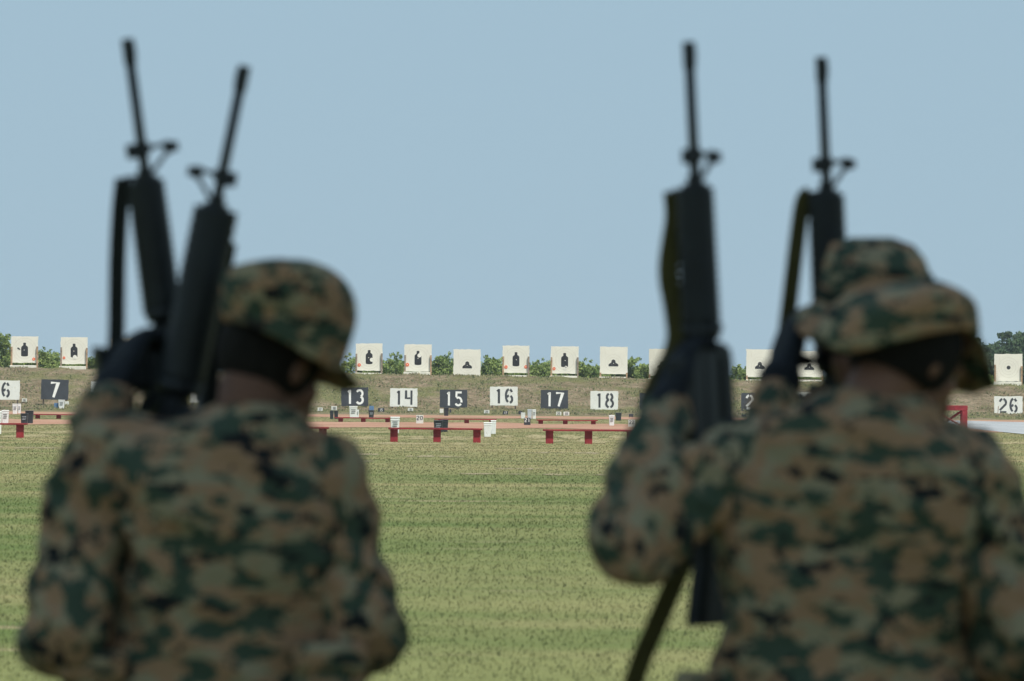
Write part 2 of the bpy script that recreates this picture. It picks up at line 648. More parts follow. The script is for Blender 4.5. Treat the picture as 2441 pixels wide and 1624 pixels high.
def strip(name, mat, y0, y1, x0, x1, z, wob=1.0, n=90, thin=0.9):
    """ragged-edged sheet of bare soil lying on the ground between two pixel rows of the photo"""
    d0 = FPX * CAM_H / (y1 - 936)
    d1 = FPX * CAM_H / (y0 - 936)
    bm = bmesh.new()
    lo, hi = [], []
    for i in range(n + 1):
        t = i / n
        w = math.sin(math.pi * min(1, max(0, t))) ** 0.35 if wob > 1 else 1.0
        x = x0 + (x1 - x0) * t
        mid, half = (d0 + d1) / 2, (d1 - d0) / 2 * (w if wob > 1 else 1)
        if wob > 1:
            half *= min(1.0, max(0.03, 0.45 + 1.7 * mnoise.noise(Vector((x * 9.0 / (x1 - x0), d0, 5)))))
            mid += half * 0.8 * mnoise.noise(Vector((x * 5.0 / (x1 - x0), d0, 2)))
        a = mnoise.fractal(Vector((x * 0.35, d0, 0)), 1.0, 2.0, 4) * 0.45 * half
        b = mnoise.fractal(Vector((x * 0.35, d1, 9)), 1.0, 2.0, 4) * 0.45 * half
        lo.append(bm.verts.new((x, mid - half + a, z)))
        hi.append(bm.verts.new((x, mid + half + b, z)))
    for i in range(n):
        bm.faces.new((lo[i], lo[i + 1], hi[i + 1], hi[i]))
    PATCHES.append((x0, x1, d0, d1, thin))
    return structure(obj(name, bm, mat))


strip('clay_path', M['clay'], 1009.5, 1022, -60, 60, 0.012, n=240)
strip('clay_path', M['clay'], 991.5, 998, -70, 70, 0.012, n=240)


def px_strip(y, hy, x0, x1, mat=None, name='bare_earth', thin=0.2):
    d = FPX * CAM_H / (y - 936)
    X0, X1 = (x0 - 1220) / FPX * d, (x1 - 1220) / FPX * d
    return strip(name, mat or M['bare'], y - hy, y + hy, X0, X1, 0.008, wob=2.0, n=40, thin=thin)


for a in ((1078, 2.2, -80, 155), (1087, 2.4, 800, 905), (1091, 2.2, 940, 1110), (1079, 2.2, 1225, 1560), (1118, 1.8, 1180, 1300), (1131, 2.4, 1080, 1460), (1103, 1.5, 600, 900)):
    px_strip(*a)
for a in ((1040, 4, -120, 700), (1048, 5, 700, 1130), (1044, 4, 900, 1180), (1051, 4, 1120, 1620), (1041, 5, 1180, 1540), (1050, 4, -60, 420), (1060, 3, 880, 1200), (1058, 3, 2280, 2600), (1047, 4, 2200, 2600), (1034, 3, 300, 1000), (1033, 3, 1400, 2400)):
    px_strip(*a, mat=M['straw'], name='dry_turf', thin=0.1)
# pale gravel pad beyond the red trestle on the right
gp = bmesh.new()
for k, (x, y) in enumerate(((2262, 1003), (2320, 1004), (2380, 1006), (2470, 1008), (2540, 1010), (2560, 1040), (2441, 1036), (2380, 1030), (2300, 1021), (2255, 1016))):
    p = ground_hit(x, y)
    gp.verts.new((p.x, min(p.y, 334), 0.02))
gp.verts.ensure_lookup_table()
gp.faces.new(gp.verts[:])
structure(obj('gravel_path', gp, M['gravel']))


# ------------------------------------------------------------------ grass (stuff)
def blades(n, y0, y1, w, h, zf=None, half=None, k=0.0):
    """n upright grass blades over the part of the field that the lens takes in, as one triangle each; sparser and coarser with distance"""
    e = 2.0 - k
    y = (rng.random(n) * (y1 ** e - y0 ** e) + y0 ** e) ** (1 / e)
    w = w * (y / y0) ** (k * 0.5)
    hw = y * 0.108 + 1.6 if half is None else half
    x = (rng.random(n) * 2 - 1) * hw
    keep = np.ones(n, bool)
    r = rng.random(n)
    for a, b, c, d, thin in PATCHES:
        keep &= ~((x > a) & (x < b) & (y > c) & (y < d) & (r < thin))
    x, y, w = x[keep], y[keep], (w[keep] if np.ndim(w) else w)
    n = len(x)
    z = np.zeros(n) if zf is None else np.array([zf(a, b) for a, b in zip(x, y)])
    ang = rng.random(n) * np.pi
    ww = w * (0.6 + 0.8 * rng.random(n))
    clump = 0.55 + 0.45 * np.sin(x * 1.7 + np.sin(y * 0.9) * 2) * np.sin(y * 1.1 + np.cos(x * 0.7))
    hh = h * (0.6 + 0.6 * rng.random(n)) * (0.75 + 0.35 * clump)
    lx, ly = (rng.random(n) - 0.5) * hh * 1.3, (rng.random(n) - 0.5) * hh * 1.3
    v = np.zeros((n, 3, 3))
    v[:, 0] = np.stack([x - np.cos(ang) * ww / 2, y - np.sin(ang) * ww / 2, z - 0.005], 1)
    v[:, 1] = np.stack([x + np.cos(ang) * ww / 2, y + np.sin(ang) * ww / 2, z - 0.005], 1)
    v[:, 2] = np.stack([x + lx, y + ly, z + hh], 1)
    return v.reshape(-1, 3), np.repeat(rng.random(n), 3)


def soup(name, v, var, mat, k=3):
    n = len(v) // k
    me = bpy.data.meshes.new(name)
    me.vertices.add(len(v))
    me.vertices.foreach_set('co', np.ascontiguousarray(v, np.float32).ravel())
    me.loops.add(len(v))
    me.loops.foreach_set('vertex_index', np.arange(len(v), dtype=np.int32))
    me.polygons.add(n)
    me.polygons.foreach_set('loop_start', np.arange(0, len(v), k, dtype=np.int32))
    at_ = me.attributes.new('var', 'FLOAT', 'POINT')
    at_.data.foreach_set('value', np.ascontiguousarray(var, np.float32))
    me.update(calc_edges=True)
    return put(name, me, mat)


parts = [blades(330000, 24, 338, 0.009, 0.024, k=1.5)]
g = soup('grass', np.concatenate([p[0] for p in parts]), np.concatenate([p[1] for p in parts]), M['blades'])
g['kind'] = 'stuff'
tag(g, 'short mown green and straw coloured grass covering the range', 'grass')
wv = blades(60000, 340, 364, 0.10, 0.13, lambda a, b: berm_h(a, b), 48.0)
clumpy = np.array([mnoise.noise(Vector((p[0] * 0.6, p[1] * 0.6, p[2] * 1.2))) for p in wv[0][::3]]) > -0.02
kk = np.repeat(clumpy, 3)
g = soup('berm_weeds', wv[0][kk], wv[1][kk], M['weed'])
g['kind'] = 'stuff'
tag(g, 'dry weeds and low green tufts growing on the berm slope', 'weeds')


# ------------------------------------------------------------------ plants
def leaves(centres, radii, per, size, squash=1.0):
    """leaf-sized quads through the volume of a set of clumps; tone varies at random by clump and leaf"""
    V, A = [], []
    for c, r, n in zip(centres, radii, per):
        d = rng.normal(size=(n, 3))
        d /= np.linalg.norm(d, axis=1)[:, None]
        rr = r * (0.35 + 0.75 * rng.random(n) ** 0.6)
        p = np.array(c) + d * rr[:, None] * np.array((1, 1, squash))
        a = rng.normal(size=(n, 3))
        a /= np.linalg.norm(a, axis=1)[:, None]
        b = np.cross(a, rng.normal(size=(n, 3)))
        b /= np.linalg.norm(b, axis=1)[:, None]
        s = size * (0.6 + 0.8 * rng.random(n))[:, None]
        q = np.stack([p - a * s * 0.5, p + b * s * 0.32, p + a * s * 0.6, p - b * s * 0.32], 1)
        V.append(q.reshape(-1, 3))
        tone = np.clip(rng.random(n) * 0.7 + rng.random() * 0.45 - 0.05, 0, 1)
        A.append(np.repeat(tone, 4))
    return np.concatenate(V), np.concatenate(A)


def bush(x, top, d, width, label, seed, tall=False):
    p = at(x, 900, d)
    top_z = at(x, top - 5, d).z
    base = Vector((p.x, p.y, 0.25))
    H = top_z - base.z
    t = thing('bush', label, 'bush', base, 0, 'bushes growing behind the targets')
    r_ = random.Random(seed)
    cs, rs, per = [], [], []
    width *= 1.85
    nc = int(20 + width * 14)
    for i in range(nc):
        u = r_.uniform(-1, 1)
        hh = H * (1 - 0.28 * abs(u) ** 1.5) * r_.uniform(0.45, 1.0)
        r = r_.uniform(0.28, 0.48) * (1.25 if hh < H * 0.8 else 0.8)
        cs.append((u * width / 2, r_.uniform(-0.8, 0.8), max(0.2, hh - r * 0.6)))
        rs.append(r)
        per.append(110)
    for i in range(int(width * 5)):                 # stray shoots breaking the outline
        u = r_.uniform(-1, 1)
        zz = H * (1 - 0.28 * abs(u) ** 1.5)
        cs.append((u * width / 2, r_.uniform(-0.5, 0.5), zz * r_.uniform(0.86, 1.06)))
        rs.append(0.13)
        per.append(16)
    v, a = leaves(cs, rs, per, 0.17, 1.05)
    soup('crown', v, a, M['bush'], 4).parent = t
    for k in range(4):
        bm = bmesh.new()
        xx = r_.uniform(-0.35, 0.35) * width
        tube(bm, [(xx * 0.4, 0, -0.1), (xx * 0.7, r_.uniform(-0.2, 0.2), H * 0.4), (xx, r_.uniform(-0.3, 0.3), H * 0.8)], [0.06, 0.045, 0.02], 6)
        obj('stem', bm, M['bark'], t, True)
    return t


BUSHES = [
    (-8, 798, 392, 2.2, 'tallest dark bush at the left edge beside the leftmost target'),
    (40, 838, 396, 2.2, 'low bush showing under the target with the black flap mark'),
    (98, 843, 390, 1.9, 'bush just right of the target with the black flap mark'),
    (128, 838, 393, 2.0, 'bright bush just left of the target above board seven'),
    (178, 858, 394, 2.2, 'low bush showing under the target above board seven'),
    (228, 853, 391, 2.2, 'round bright bush just right of the target above board seven'),
    (258, 846, 396, 1.8, 'bush beside the half hidden target above board eight'),
    (836, 855, 393, 1.8, 'bush between the left cap and the target above board thirteen'),
    (922, 854, 391, 1.6, 'narrow bush just right of the target above board thirteen'),
    (948, 852, 395, 2.0, 'leafy bush just left of the target above board fourteen'),
    (1000, 866, 396, 2.2, 'low bush showing under the target above board fourteen'),
    (1045, 858, 391, 1.9, 'dark bush just right of the target above board fourteen'),
    (1072, 852, 394, 2.0, 'bush just left of the target above board fifteen'),
    (1160, 860, 392, 2.0, 'bright bush just right of the target above board fifteen'),
    (1186, 862, 396, 1.9, 'bush just left of the target above board sixteen'),
    (1236, 870, 395, 2.2, 'low bush showing under the target above board sixteen'),
    (1278, 868, 391, 1.8, 'bush just right of the target above board sixteen'),
    (1301, 862, 394, 1.9, 'bushy top just left of the target above board seventeen'),
    (1350, 874, 396, 2.2, 'low bush showing under the target above board seventeen'),
    (1393, 868, 391, 1.9, 'bush just right of the target above board seventeen'),
    (1416, 876, 395, 1.6, 'low bush just left of the target above board eighteen'),
    (1464, 880, 396, 2.2, 'low bush showing under the target above board eighteen'),
    (1510, 863, 392, 2.1, 'pointed bright bush just right of the target above board eighteen'),
    (1538, 872, 395, 1.5, 'bush just left of the half hidden target above board nineteen'),
    (1580, 884, 397, 2.0, 'low bush showing under the half hidden target above board nineteen'),
    (1768, 880, 392, 1.7, 'small bush just left of the target above board twenty-one'),
    (1812, 890, 396, 2.2, 'low bush showing under the target above board twenty-one'),
    (1930, 890, 396, 2.4, 'low bush showing under the target above board twenty-two'),
    (2330, 896, 393, 2.6, 'dark low bush between the low cap at the right and the bullseye target'),
]
for i, (x, t_, d, w, l) in enumerate(BUSHES):
    bush(x, t_, d, w, l, 100 + i)


def tree(x, top, d, width, label, seed):
    p = at(x, 900, d)
    H = at(x, top, d).z
    t = thing('tree', label, 'tree', (p.x, p.y, 0), 0, 'far trees at the right edge')
    r_ = random.Random(seed)
    cs, rs, per = [], [], []
    for i in range(46):
        u, w = r_.uniform(-1, 1), r_.uniform(-1, 1)
        rad = math.sqrt(max(0.05, 1 - 0.75 * u * u))
        zz = H * (0.30 + 0.62 * r_.random() ** 0.8 * rad)
        r = r_.uniform(0.5, 1.15)
        cs.append((u * width / 2, w * width / 3, zz - r * 0.2))
        rs.append(r)
        per.append(150)
    for i in range(22):
        u = r_.uniform(-1, 1)
        cs.append((u * width / 2, r_.uniform(-1, 1), H * (0.97 - 0.35 * u * u) * r_.uniform(0.9, 1.02)))
        rs.append(0.4)
        per.append(40)
    v, a = leaves(cs, rs, per, 0.36, 0.85)
    soup('crown', v, a, M['tree'], 4).parent = t
    bm = bmesh.new()
    tube(bm, [(0, 0, -0.3), (0.1, 0, H * 0.3), (0.05, 0.1, H * 0.75)], [0.26, 0.2, 0.08], 9)
    for k in range(5):
        a_ = k * 1.25
        z0 = H * (0.3 + 0.07 * k)
        tube(bm, [(0.07, 0, z0), (math.cos(a_) * width * 0.17, math.sin(a_) * width * 0.14, z0 + H * 0.12), (math.cos(a_) * width * 0.34, math.sin(a_) * width * 0.24, z0 + H * 0.26)], [0.1, 0.07, 0.03], 7)
    obj('trunk', bm, M['bark'], t, True)


for i, a in enumerate((
        (2318, 806, 540, 6.0, 'dark round tree just right of the low cap at the right'),
        (2362, 812, 545, 5.0, 'lower tree standing between two taller ones right of the low cap at the right'),
        (2410, 786, 560, 5.5, 'tallest far tree behind the bullseye target'),
        (2448, 794, 548, 5.5, 'tree cut by the right edge of the picture'),
        (2385, 838, 520, 6.5, 'low bushy tree directly behind the bullseye target'))):
    tree(*a, 300 + i)


# unseen oak added behind the camera's right shoulder to cast shade over the soldiers
OAK = 62
oak = thing('added_shade_oak', 'unseen oak added behind the photographer to shade the soldiers', 'tree', (4.6, 2.6, 0))
cc = Vector((0, 8.7, 1.3)) + SUN_DIR * 9.5
r_ = random.Random(5)
cs, rs, per = [], [], []
for i in range(150):
    q = Vector((r_.gauss(0, 1), r_.gauss(0, 1), r_.gauss(0, 1))).normalized() * r_.random() ** 0.5
    cs.append((cc.x + q.x * 3.0 + 0.5 - 4.6, cc.y + q.y * 2.5 - 2.6, cc.z + q.z * 1.5))
    rs.append(0.75)
    per.append(OAK)
v, a = leaves(cs, rs, per, 0.30, 0.8)
soup('crown', v, a, M['tree'], 4).parent = oak
bm = bmesh.new()
tube(bm, [(0, 0, -0.3), (-0.1, 0.2, 2.5), (-0.6, 1.2, 5.5), (-1.2, 2.2, 8.5)], [0.42, 0.34, 0.26, 0.12], 12)
for k in range(6):
    a_ = k * 1.05
    tube(bm, [(-0.5, 1.0, 5.0 + 0.3 * k), (-0.8 + math.cos(a_) * 1.2, 1.8 + math.sin(a_) * 1.0, 7.0 + 0.2 * k), (-0.9 + math.cos(a_) * 2.4, 2.3 + math.sin(a_) * 1.9, 8.6)], [0.15, 0.1, 0.04], 8)
obj('trunk', bm, M['bark'], oak, True)


# ------------------------------------------------------------------ numbers painted by stencil
def arc(cx, cy, rx, ry, a0, a1, n=9):
    return [(cx + rx * math.cos(R(a0 + (a1 - a0) * i / n)), cy + ry * math.sin(R(a0 + (a1 - a0) * i / n))) for i in range(n + 1)]


DIG = {
    '0': [arc(.3, .5, .26, .45, 100, 260), arc(.3, .5, .26, .45, -80, 80)],
    '1': [[(.34, .0), (.34, .98)], [(.34, .93), (.2, .82)]],
    '2': [arc(.28, .70, .25, .26, 165, 100, 5), arc(.28, .70, .25, .26, 80, -25, 7) + [(.07, .22), (.04, .17)], [(.03, .04), (.56, .04)]],
    '3': [arc(.27, .72, .24, .23, 150, -60), arc(.27, .27, .26, .25, 70, -150)],
    '4': [[(.06, 1.0), (.06, .46), (.4, .46)], [(.5, 1.0), (.5, .0)]],
    '5': [[(.54, .94), (.12, .94), (.10, .60)], arc(.27, .30, .26, .28, 125, -15, 8), arc(.27, .28, .26, .26, -35, -150, 8)],
    '6': [arc(.30, .52, .26, .45, 95, 250), arc(.30, .52, .26, .45, 35, 75, 4), arc(.30, .29, .24, .25, -75, 65, 7), arc(.30, .29, .2, .25, 95, 150, 4)],
    '7': [[(.0, .93), (.54, .93), (.22, .0)]],
    '8': [arc(.3, .74, .22, .22, 105, 255), arc(.3, .74, .22, .22, -75, 75), arc(.3, .28, .27, .26, 105, 255), arc(.3, .28, .27, .26, -75, 75)],
    '9': [arc(.30, .70, .24, .26, 0, 340), arc(.30, .5, .26, .46, 0, -110)],
}


def stroke(bm, pts, w, y_front, y_back, sx, sz, ox, oz):
    n = len(pts)
    L, Rr = [], []
    P = [Vector((ox + p[0] * sx, 0, oz + p[1] * sz)) for p in pts]
    for i in range(n):
        a, b = P[max(0, i - 1)], P[min(n - 1, i + 1)]
        t = (b - a).normalized()
        nn = Vector((-t.z, 0, t.x))
        k = 1.0
        if 0 < i < n - 1:
            u, v = (P[i] - P[i - 1]).normalized(), (P[i + 1] - P[i]).normalized()
            k = 1.0 / max(0.55, math.sqrt(max(0.1, (1 + u.dot(v)) / 2)))
        jit = 1 + random.uniform(-0.08, 0.08)
        L.append(P[i] + nn * w / 2 * k * jit)
        Rr.append(P[i] - nn * w / 2 * k * jit)
    fl = [bm.verts.new((p.x, y_front, p.z)) for p in L]
    fr = [bm.verts.new((p.x, y_front, p.z)) for p in Rr]
    bl = [bm.verts.new((p.x, y_back, p.z)) for p in L]
    br = [bm.verts.new((p.x, y_back, p.z)) for p in Rr]
    for i in range(n - 1):
        bm.faces.new((fl[i], fl[i + 1], fr[i + 1], fr[i]))
        bm.faces.new((bl[i], bl[i + 1], fl[i + 1], fl[i]))
        bm.faces.new((fr[i], fr[i + 1], br[i + 1], br[i]))
    bm.faces.new((fl[0], fr[0], br[0], bl[0]))
    bm.faces.new((fl[-1], bl[-1], br[-1], fr[-1]))


def number(parent, text, H, W, cx, cz, yf, mat, sw=0.16, gap=0.36, name='numeral'):
    """one child mesh for each digit, standing 8 mm proud of the board"""
    n = len(text)
    step = W + gap * W
    x0 = cx - (n * W + (n - 1) * gap * W) / 2
    for i, ch in enumerate(text):
        bm = bmesh.new()
        for s in DIG[ch]:
            stroke(bm, s, sw * H, yf - 0.008, yf + 0.002, W / 0.6, H, x0 + i * step, cz - H / 2)
        obj(name, bm, mat, parent)


def ragged_board(bm, w, h, t, seed, amp=0.012):
    """flat board with slightly chipped, wavering edges"""
    r_ = random.Random(seed)
    pts = []
    n = 9
    for i in range(n):
        pts.append((-w / 2 + w * i / n, -h / 2))
    for i in range(n):
        pts.append((w / 2, -h / 2 + h * i / n))
    for i in range(n):
        pts.append((w / 2 - w * i / n, h / 2))
    for i in range(n):
        pts.append((-w / 2, h / 2 - h * i / n))
    pts = [(x + r_.uniform(-amp, amp), z + r_.uniform(-amp, amp)) for x, z in pts]
    f = [bm.verts.new((x, -t / 2, z)) for x, z in pts]
    b = [bm.verts.new((x, t / 2, z)) for x, z in pts]
    bm.faces.new(f)
    bm.faces.new(list(reversed(b)))
    m = len(pts)
    for i in range(m):
        bm.faces.new((f[i], b[i], b[(i + 1) % m], f[(i + 1) % m]))


def sign(text, x0, x1, y0, y1, label, rot=0.0, lean=6.0, gap=0.42, d=348.8):
    black = int(text) % 2 == 1
    c = at((x0 + x1) / 2, (y0 + y1) / 2, d)
    s = d / FPX
    w, h = (x1 - x0) * s, (y1 - y0) * s
    zg = height(c.x, c.y)
    t = thing('number_board', label, 'sign', (c.x, c.y, zg), 0, 'number boards along the foot of the berm')
    bm = bmesh.new()
    ragged_board(bm, w, h, 0.05, int(text) * 3 + 1, 0.016)
    M4 = Matrix.Translation((0, 0, c.z - zg)) @ Matrix.Rotation(R(-0.5 + rot), 4, 'Y') @ Matrix.Rotation(R(-lean), 4, 'X')
    face = obj('board', bm, M['sign_black' if black else 'sign_white'], t)
    face.matrix_local = M4
    number(face, text, h * 0.78, h * 0.40, 0.0, 0.0, -0.025, M['num_white' if black else 'num_black'], 0.15, gap)
    for sx in (-1, 1):
        bm = bmesh.new()
        zb = height(c.x + sx * w * 0.44, c.y + 0.1) - zg - 0.3
        box(bm, sx * w * 0.42 - 0.05, sx * w * 0.42 + 0.05, 0.075 + 0.03, 0.165 + 0.03, min(zb, c.z - zg - h * 0.4), c.z - zg + h * 0.30)
        obj('post', bm, M['grey_wood'], t)
    return t


SIGNS = [
    ('6', -19, 47, 907, 953, 'white board numbered 6 cut by the left edge', 0.6),
    ('7', 98, 163, 905, 953, 'black board numbered 7 near the left edge', 1.2),
    ('8', 217, 283, 910, 955, 'pale board mostly hidden behind the left gloved hand', 0.4),
    ('10', 453, 517, 914, 960, 'white board with a figure 1 seen between rifle and neck', 0),
    ('13', 813.5, 877.6, 924, 968, 'black board numbered 13 just right of the cap visor', -0.5),
    ('14', 930, 995, 926, 970, 'white board numbered 14 with grass along its ragged foot', 0.6),
    ('15', 1048.5, 1114, 929, 972, 'black board numbered 15 with a dark bin touching its foot', 0.6),
    ('16', 1168, 1234, 922, 967, 'white board numbered 16 set higher than its neighbours', 0.2),
    ('17', 1289, 1354, 930, 974, 'black board numbered 17 above two white lane markers', 0.7),
    ('18', 1407.5, 1473.5, 932.6, 977, 'white board numbered 18 left of the upright rifle', 0.3),
    ('19', 1525, 1591, 937, 981, 'black board showing only a figure 1 left of the upright rifle', 0),
    ('21', 1767, 1832, 937, 980, 'black board showing only a figure 2 left of the sleeve', 0.3),
    ('22', 1885, 1950, 935, 980, 'white board with only the tops of two figures over the shoulder', 0),
    ('26', 2370, 2437.6, 945, 989, 'white board numbered 26 at the right edge', -0.2),
]
for tx, x0, x1, y0, y1, l, rt in SIGNS:
    sign(tx, x0, x1, y0, y1, l, rt)
# the board 26 leans on a thin dark stake
SIGN26 = [o for o in COL.objects if o.get('label') == SIGNS[-1][5]][0]
bm = bmesh.new()
tube(bm, [(-0.78, -0.1, -0.55), (-0.68, -0.02, 0.5)], [0.035, 0.035], 6)
obj('stake', bm, M['grey_wood'], SIGN26)


# ------------------------------------------------------------------ targets
def poly_plate(bm, pts, yf, yb):
    f = [bm.verts.new((x, yf, z)) for x, z in pts]
    b = [bm.verts.new((x, yb, z)) for x, z in pts]
    bm.faces.new(f)
    m = len(pts)
    for i in range(m):
        bm.faces.new((f[i], b[i], b[(i + 1) % m], f[(i + 1) % m]))


def bottle(W, H):
    """man-shaped figure: square head on a neck, sloping shoulders, straight sides, rounded hem"""
    half = [(0.0, 0.0), (0.30, 0.012), (0.46, 0.045), (0.47, 0.2), (0.47, 0.60), (0.44, 0.69), (0.30, 0.76), (0.19, 0.80), (0.18, 0.90), (0.19, 0.985), (0.0, 1.0)]
    r = [(x * W, (z - 0.5) * H) for x, z in half]
    return r + [(-x, z) for x, z in reversed(r[1:-1])]


def mound(W, H):
    """prone figure: rounded head over wide sloping shoulders with a flat base"""
    half = [(0.0, 0.0), (0.5, 0.0), (0.5, 0.16), (0.47, 0.32), (0.34, 0.44), (0.22, 0.56), (0.21, 0.74), (0.15, 0.92), (0.0, 1.0)]
    r = [(x * W, (z - 0.5) * H) for x, z in half]
    return r + [(-x, z) for x, z in reversed(r[1:-1])]


def disc(cx, cz, r, n=16):
    return [(cx + r * math.cos(2 * math.pi * k / n), cz + r * math.sin(2 * math.pi * k / n)) for k in range(n)]


def ring(bm, cx, cz, r, w, yf, n=28):
    a = [bm.verts.new((cx + r * math.cos(2 * math.pi * k / n), yf, cz + r * math.sin(2 * math.pi * k / n))) for k in range(n)]
    b = [bm.verts.new((cx + (r + w) * math.cos(2 * math.pi * k / n), yf, cz + (r + w) * math.sin(2 * math.pi * k / n))) for k in range(n)]
    for k in range(n):
        bm.faces.new((a[k], a[(k + 1) % n], b[(k + 1) % n], b[k]))


def target(kind, x0, x1, y0, y1, ledge, label, d=364.6, orange=(), white=(), holes=1, old=False, posts=(0.55, 0.55), fig=(0, 0), mark=None, extra=None):
    """paper-faced frame raised out of the pit; all positions below are fractions of the frame"""
    s = d / FPX
    c = at((x0 + x1) / 2, (y0 + y1) / 2, d)
    w, h = (x1 - x0) * s, (y1 - y0) * s
    zl = at((x0 + x1) / 2, ledge, d).z if ledge else c.z - h / 2
    t = thing('target', label, 'target', (c.x, c.y, zl - 0.05), 0, 'paper targets raised above the berm')
    z0 = c.z - t.location.z
    face = bpy.data.objects.new('frame', None)
    rotm = Matrix.Translation((0, 0, z0)) @ Matrix.Rotation(R(random.uniform(-0.5, 0.3)), 4, 'Y')
    bm = bmesh.new()
    ragged_board(bm, w, h, 0.07, int(x0), 0.02)
    pf = obj('paper', bm, M['paper_old' if old else 'paper'], t)
    pf.matrix_local = rotm
    fz = fig[1] * h
    fx = fig[0] * w
    if kind == 'bottle':
        bm = bmesh.new()
        poly_plate(bm, [(x + fx, z + fz) for x, z in bottle(w * 0.27, h * 0.52)], -0.043, -0.03)
        obj('figure', bm, M['black_print'], pf)
        bm = bmesh.new()
        for rr in (0.33, 0.43):
            ring(bm, fx, fz - 0.02, w * rr, 0.012, -0.0385)
        obj('scoring_ring', bm, M['faint_print'], pf)
    elif kind == 'mound':
        bm = bmesh.new()
        poly_plate(bm, [(x + fx, z + fz) for x, z in mound(w * 0.35, h * 0.25)], -0.043, -0.03)
        obj('figure', bm, M['black_print'], pf)
        bm = bmesh.new()
        ring(bm, fx, fz - 0.03, w * 0.075, 0.022, -0.046)
        obj('scoring_ring', bm, M['ring_print'], pf)
        bm = bmesh.new()
        for rr in (0.20, 0.30):
            ring(bm, fx, fz, w * rr, 0.012, -0.0385)
        obj('scoring_ring', bm, M['faint_print'], pf)
    else:
        bm = bmesh.new()
        poly_plate(bm, disc(fx, fz, w * 0.068, 20), -0.043, -0.03)
        obj('bullseye', bm, M['black_print'], pf)
        bm = bmesh.new()
        ring(bm, fx, fz, w * 0.035, 0.016, -0.046)
        obj('scoring_ring', bm, M['ring_print'], pf)
        bm = bmesh.new()
        for rr in (0.15, 0.25, 0.35):
            ring(bm, fx, fz, w * rr, 0.012, -0.0385)
        obj('scoring_ring', bm, M['faint_print'], pf)
    for k in range(holes):                                   # pasted hit marks
        bm = bmesh.new()
        poly_plate(bm, disc(fx + random.uniform(-0.02, 0.02) * w, fz - 0.02 * h, w * 0.016, 8), -0.048, -0.04)
        obj('spotter', bm, M['white_disc'], pf)
    for (a, b_, r_) in orange:
        bm = bmesh.new()
        poly_plate(bm, disc(a * w, b_ * h, r_ * w), -0.055, -0.035)
        o = obj('value_disc', bm, M['orange'], pf)
        bm = bmesh.new()
        poly_plate(bm, disc(a * w, b_ * h, r_ * w * 0.28, 8), -0.062, -0.05)
        obj('disc_centre', bm, M['white_disc'], o)
    for (a, b_, r_) in white:
        bm = bmesh.new()
        poly_plate(bm, disc(a * w, b_ * h, r_ * w), -0.058, -0.035)
        obj('shot_marker', bm, M['white_disc'], pf)
    if mark:
        bm = bmesh.new()
        poly_plate(bm, [(a * w, b_ * h) for a, b_ in mark], -0.05, -0.03)
        obj('loose_flap', bm, M['black_print'], pf)
    if extra == 'sheet':                                     # newer sheet pasted on the lower part
        bm = bmesh.new()
        poly_plate(bm, [(-w * .47, -h * .49), (w * .47, -h * .49), (w * .47, h * .06), (-w * .47, h * .06)], -0.038, -0.03)
        obj('pasted_sheet', bm, M['ledge'], pf)
    # carrier posts in front of the frame's edges, and the ledge they stand on
    zb = zl - t.location.z
    if ledge:
        for sx, ph in ((-1, posts[0]), (1, posts[1])):
            bm = bmesh.new()
            xx = sx * (w * 0.5 - 0.05)
            box(bm, xx - 0.055, xx + 0.055, -0.16, -0.06, -0.9, zb + (z0 - zb) + h * (ph - 0.5))
            o = obj('carrier_post', bm, M['wood' if random.random() < 0.5 else 'grey_wood'], t)
        bm = bmesh.new()
        box(bm, -w * 0.5 - 0.06, w * 0.5 - 0.09, -0.40, -0.17, -0.25, zb + 0.02, 1.0, 0.02)
        obj('ledge', bm, M['ledge'], t)
        bm = bmesh.new()
        box(bm, -w * 0.5, w * 0.5, 0.05, 0.14, z0 - h * 0.9, z0 - h * 0.5 - 0.16)
        obj('rail', bm, M['grey_wood'], t)
    return t


target('bottle', 26.5, 91, 802, 865, 872, 'target at the left with a black flap mark beside its bottle figure', orange=((0.34, -0.36, 0.055),), mark=[(-0.26, 0.08), (-0.20, 0.06), (-0.15, -0.01), (-0.21, 0.0), (-0.27, 0.04)], posts=(0.60, 0.62))
target('bottle', 144.5, 209, 804, 868, 874, 'target above board 7 with a white disc under its bottle figure', orange=((-0.37, -0.27, 0.05),), white=((0.03, -0.24, 0.075),), posts=(0.62, 0.6))
target('bottle', 264.7, 329, 807, 871, 877, 'target half hidden behind the left sling above board 8')
target('bottle', 848, 912, 819, 884, 890, 'target above board 13 with a white disc biting the figure', orange=((-0.37, -0.29, 0.062),), white=((0.10, -0.10, 0.075),), posts=(0.62, 0.64))
target('bottle', 964, 1029, 821, 886, 888, 'target above board 14 with a white disc over the shoulder', orange=((-0.39, -0.25, 0.065),), white=((0.05, 0.09, 0.075),), posts=(0.6, 0.6))
target('mound', 1081, 1145.5, 833, 899, None, 'lowered target above board 15 sitting right on the berm', fig=(0.01, -0.06))
target('bottle', 1198, 1262, 824, 889, 896, 'target above board 16 with two orange discs', orange=((-0.37, -0.29, 0.062), (0.37, -0.28, 0.06)), posts=(0.6, 0.6))
target('bottle', 1313, 1379, 826, 891, 897, 'target above board 17 with a torn white notch under the figure', orange=((-0.38, -0.32, 0.055),), white=((0.02, -0.30, 0.06), (0.05, -0.25, 0.04)), posts=(0.6, 0.6))
target('mound', 1430, 1496, 827, 892, 899.5, 'whole target above board 18 with a small prone figure', fig=(-0.01, -0.09), posts=(0.05, 0.05))
target('mound', 1547, 1612, 832, 896, 903, 'target half hidden by the upright rifle, pasted with a newer sheet', fig=(-0.02, -0.09), old=True, extra='sheet', posts=(0.05, 0.05))
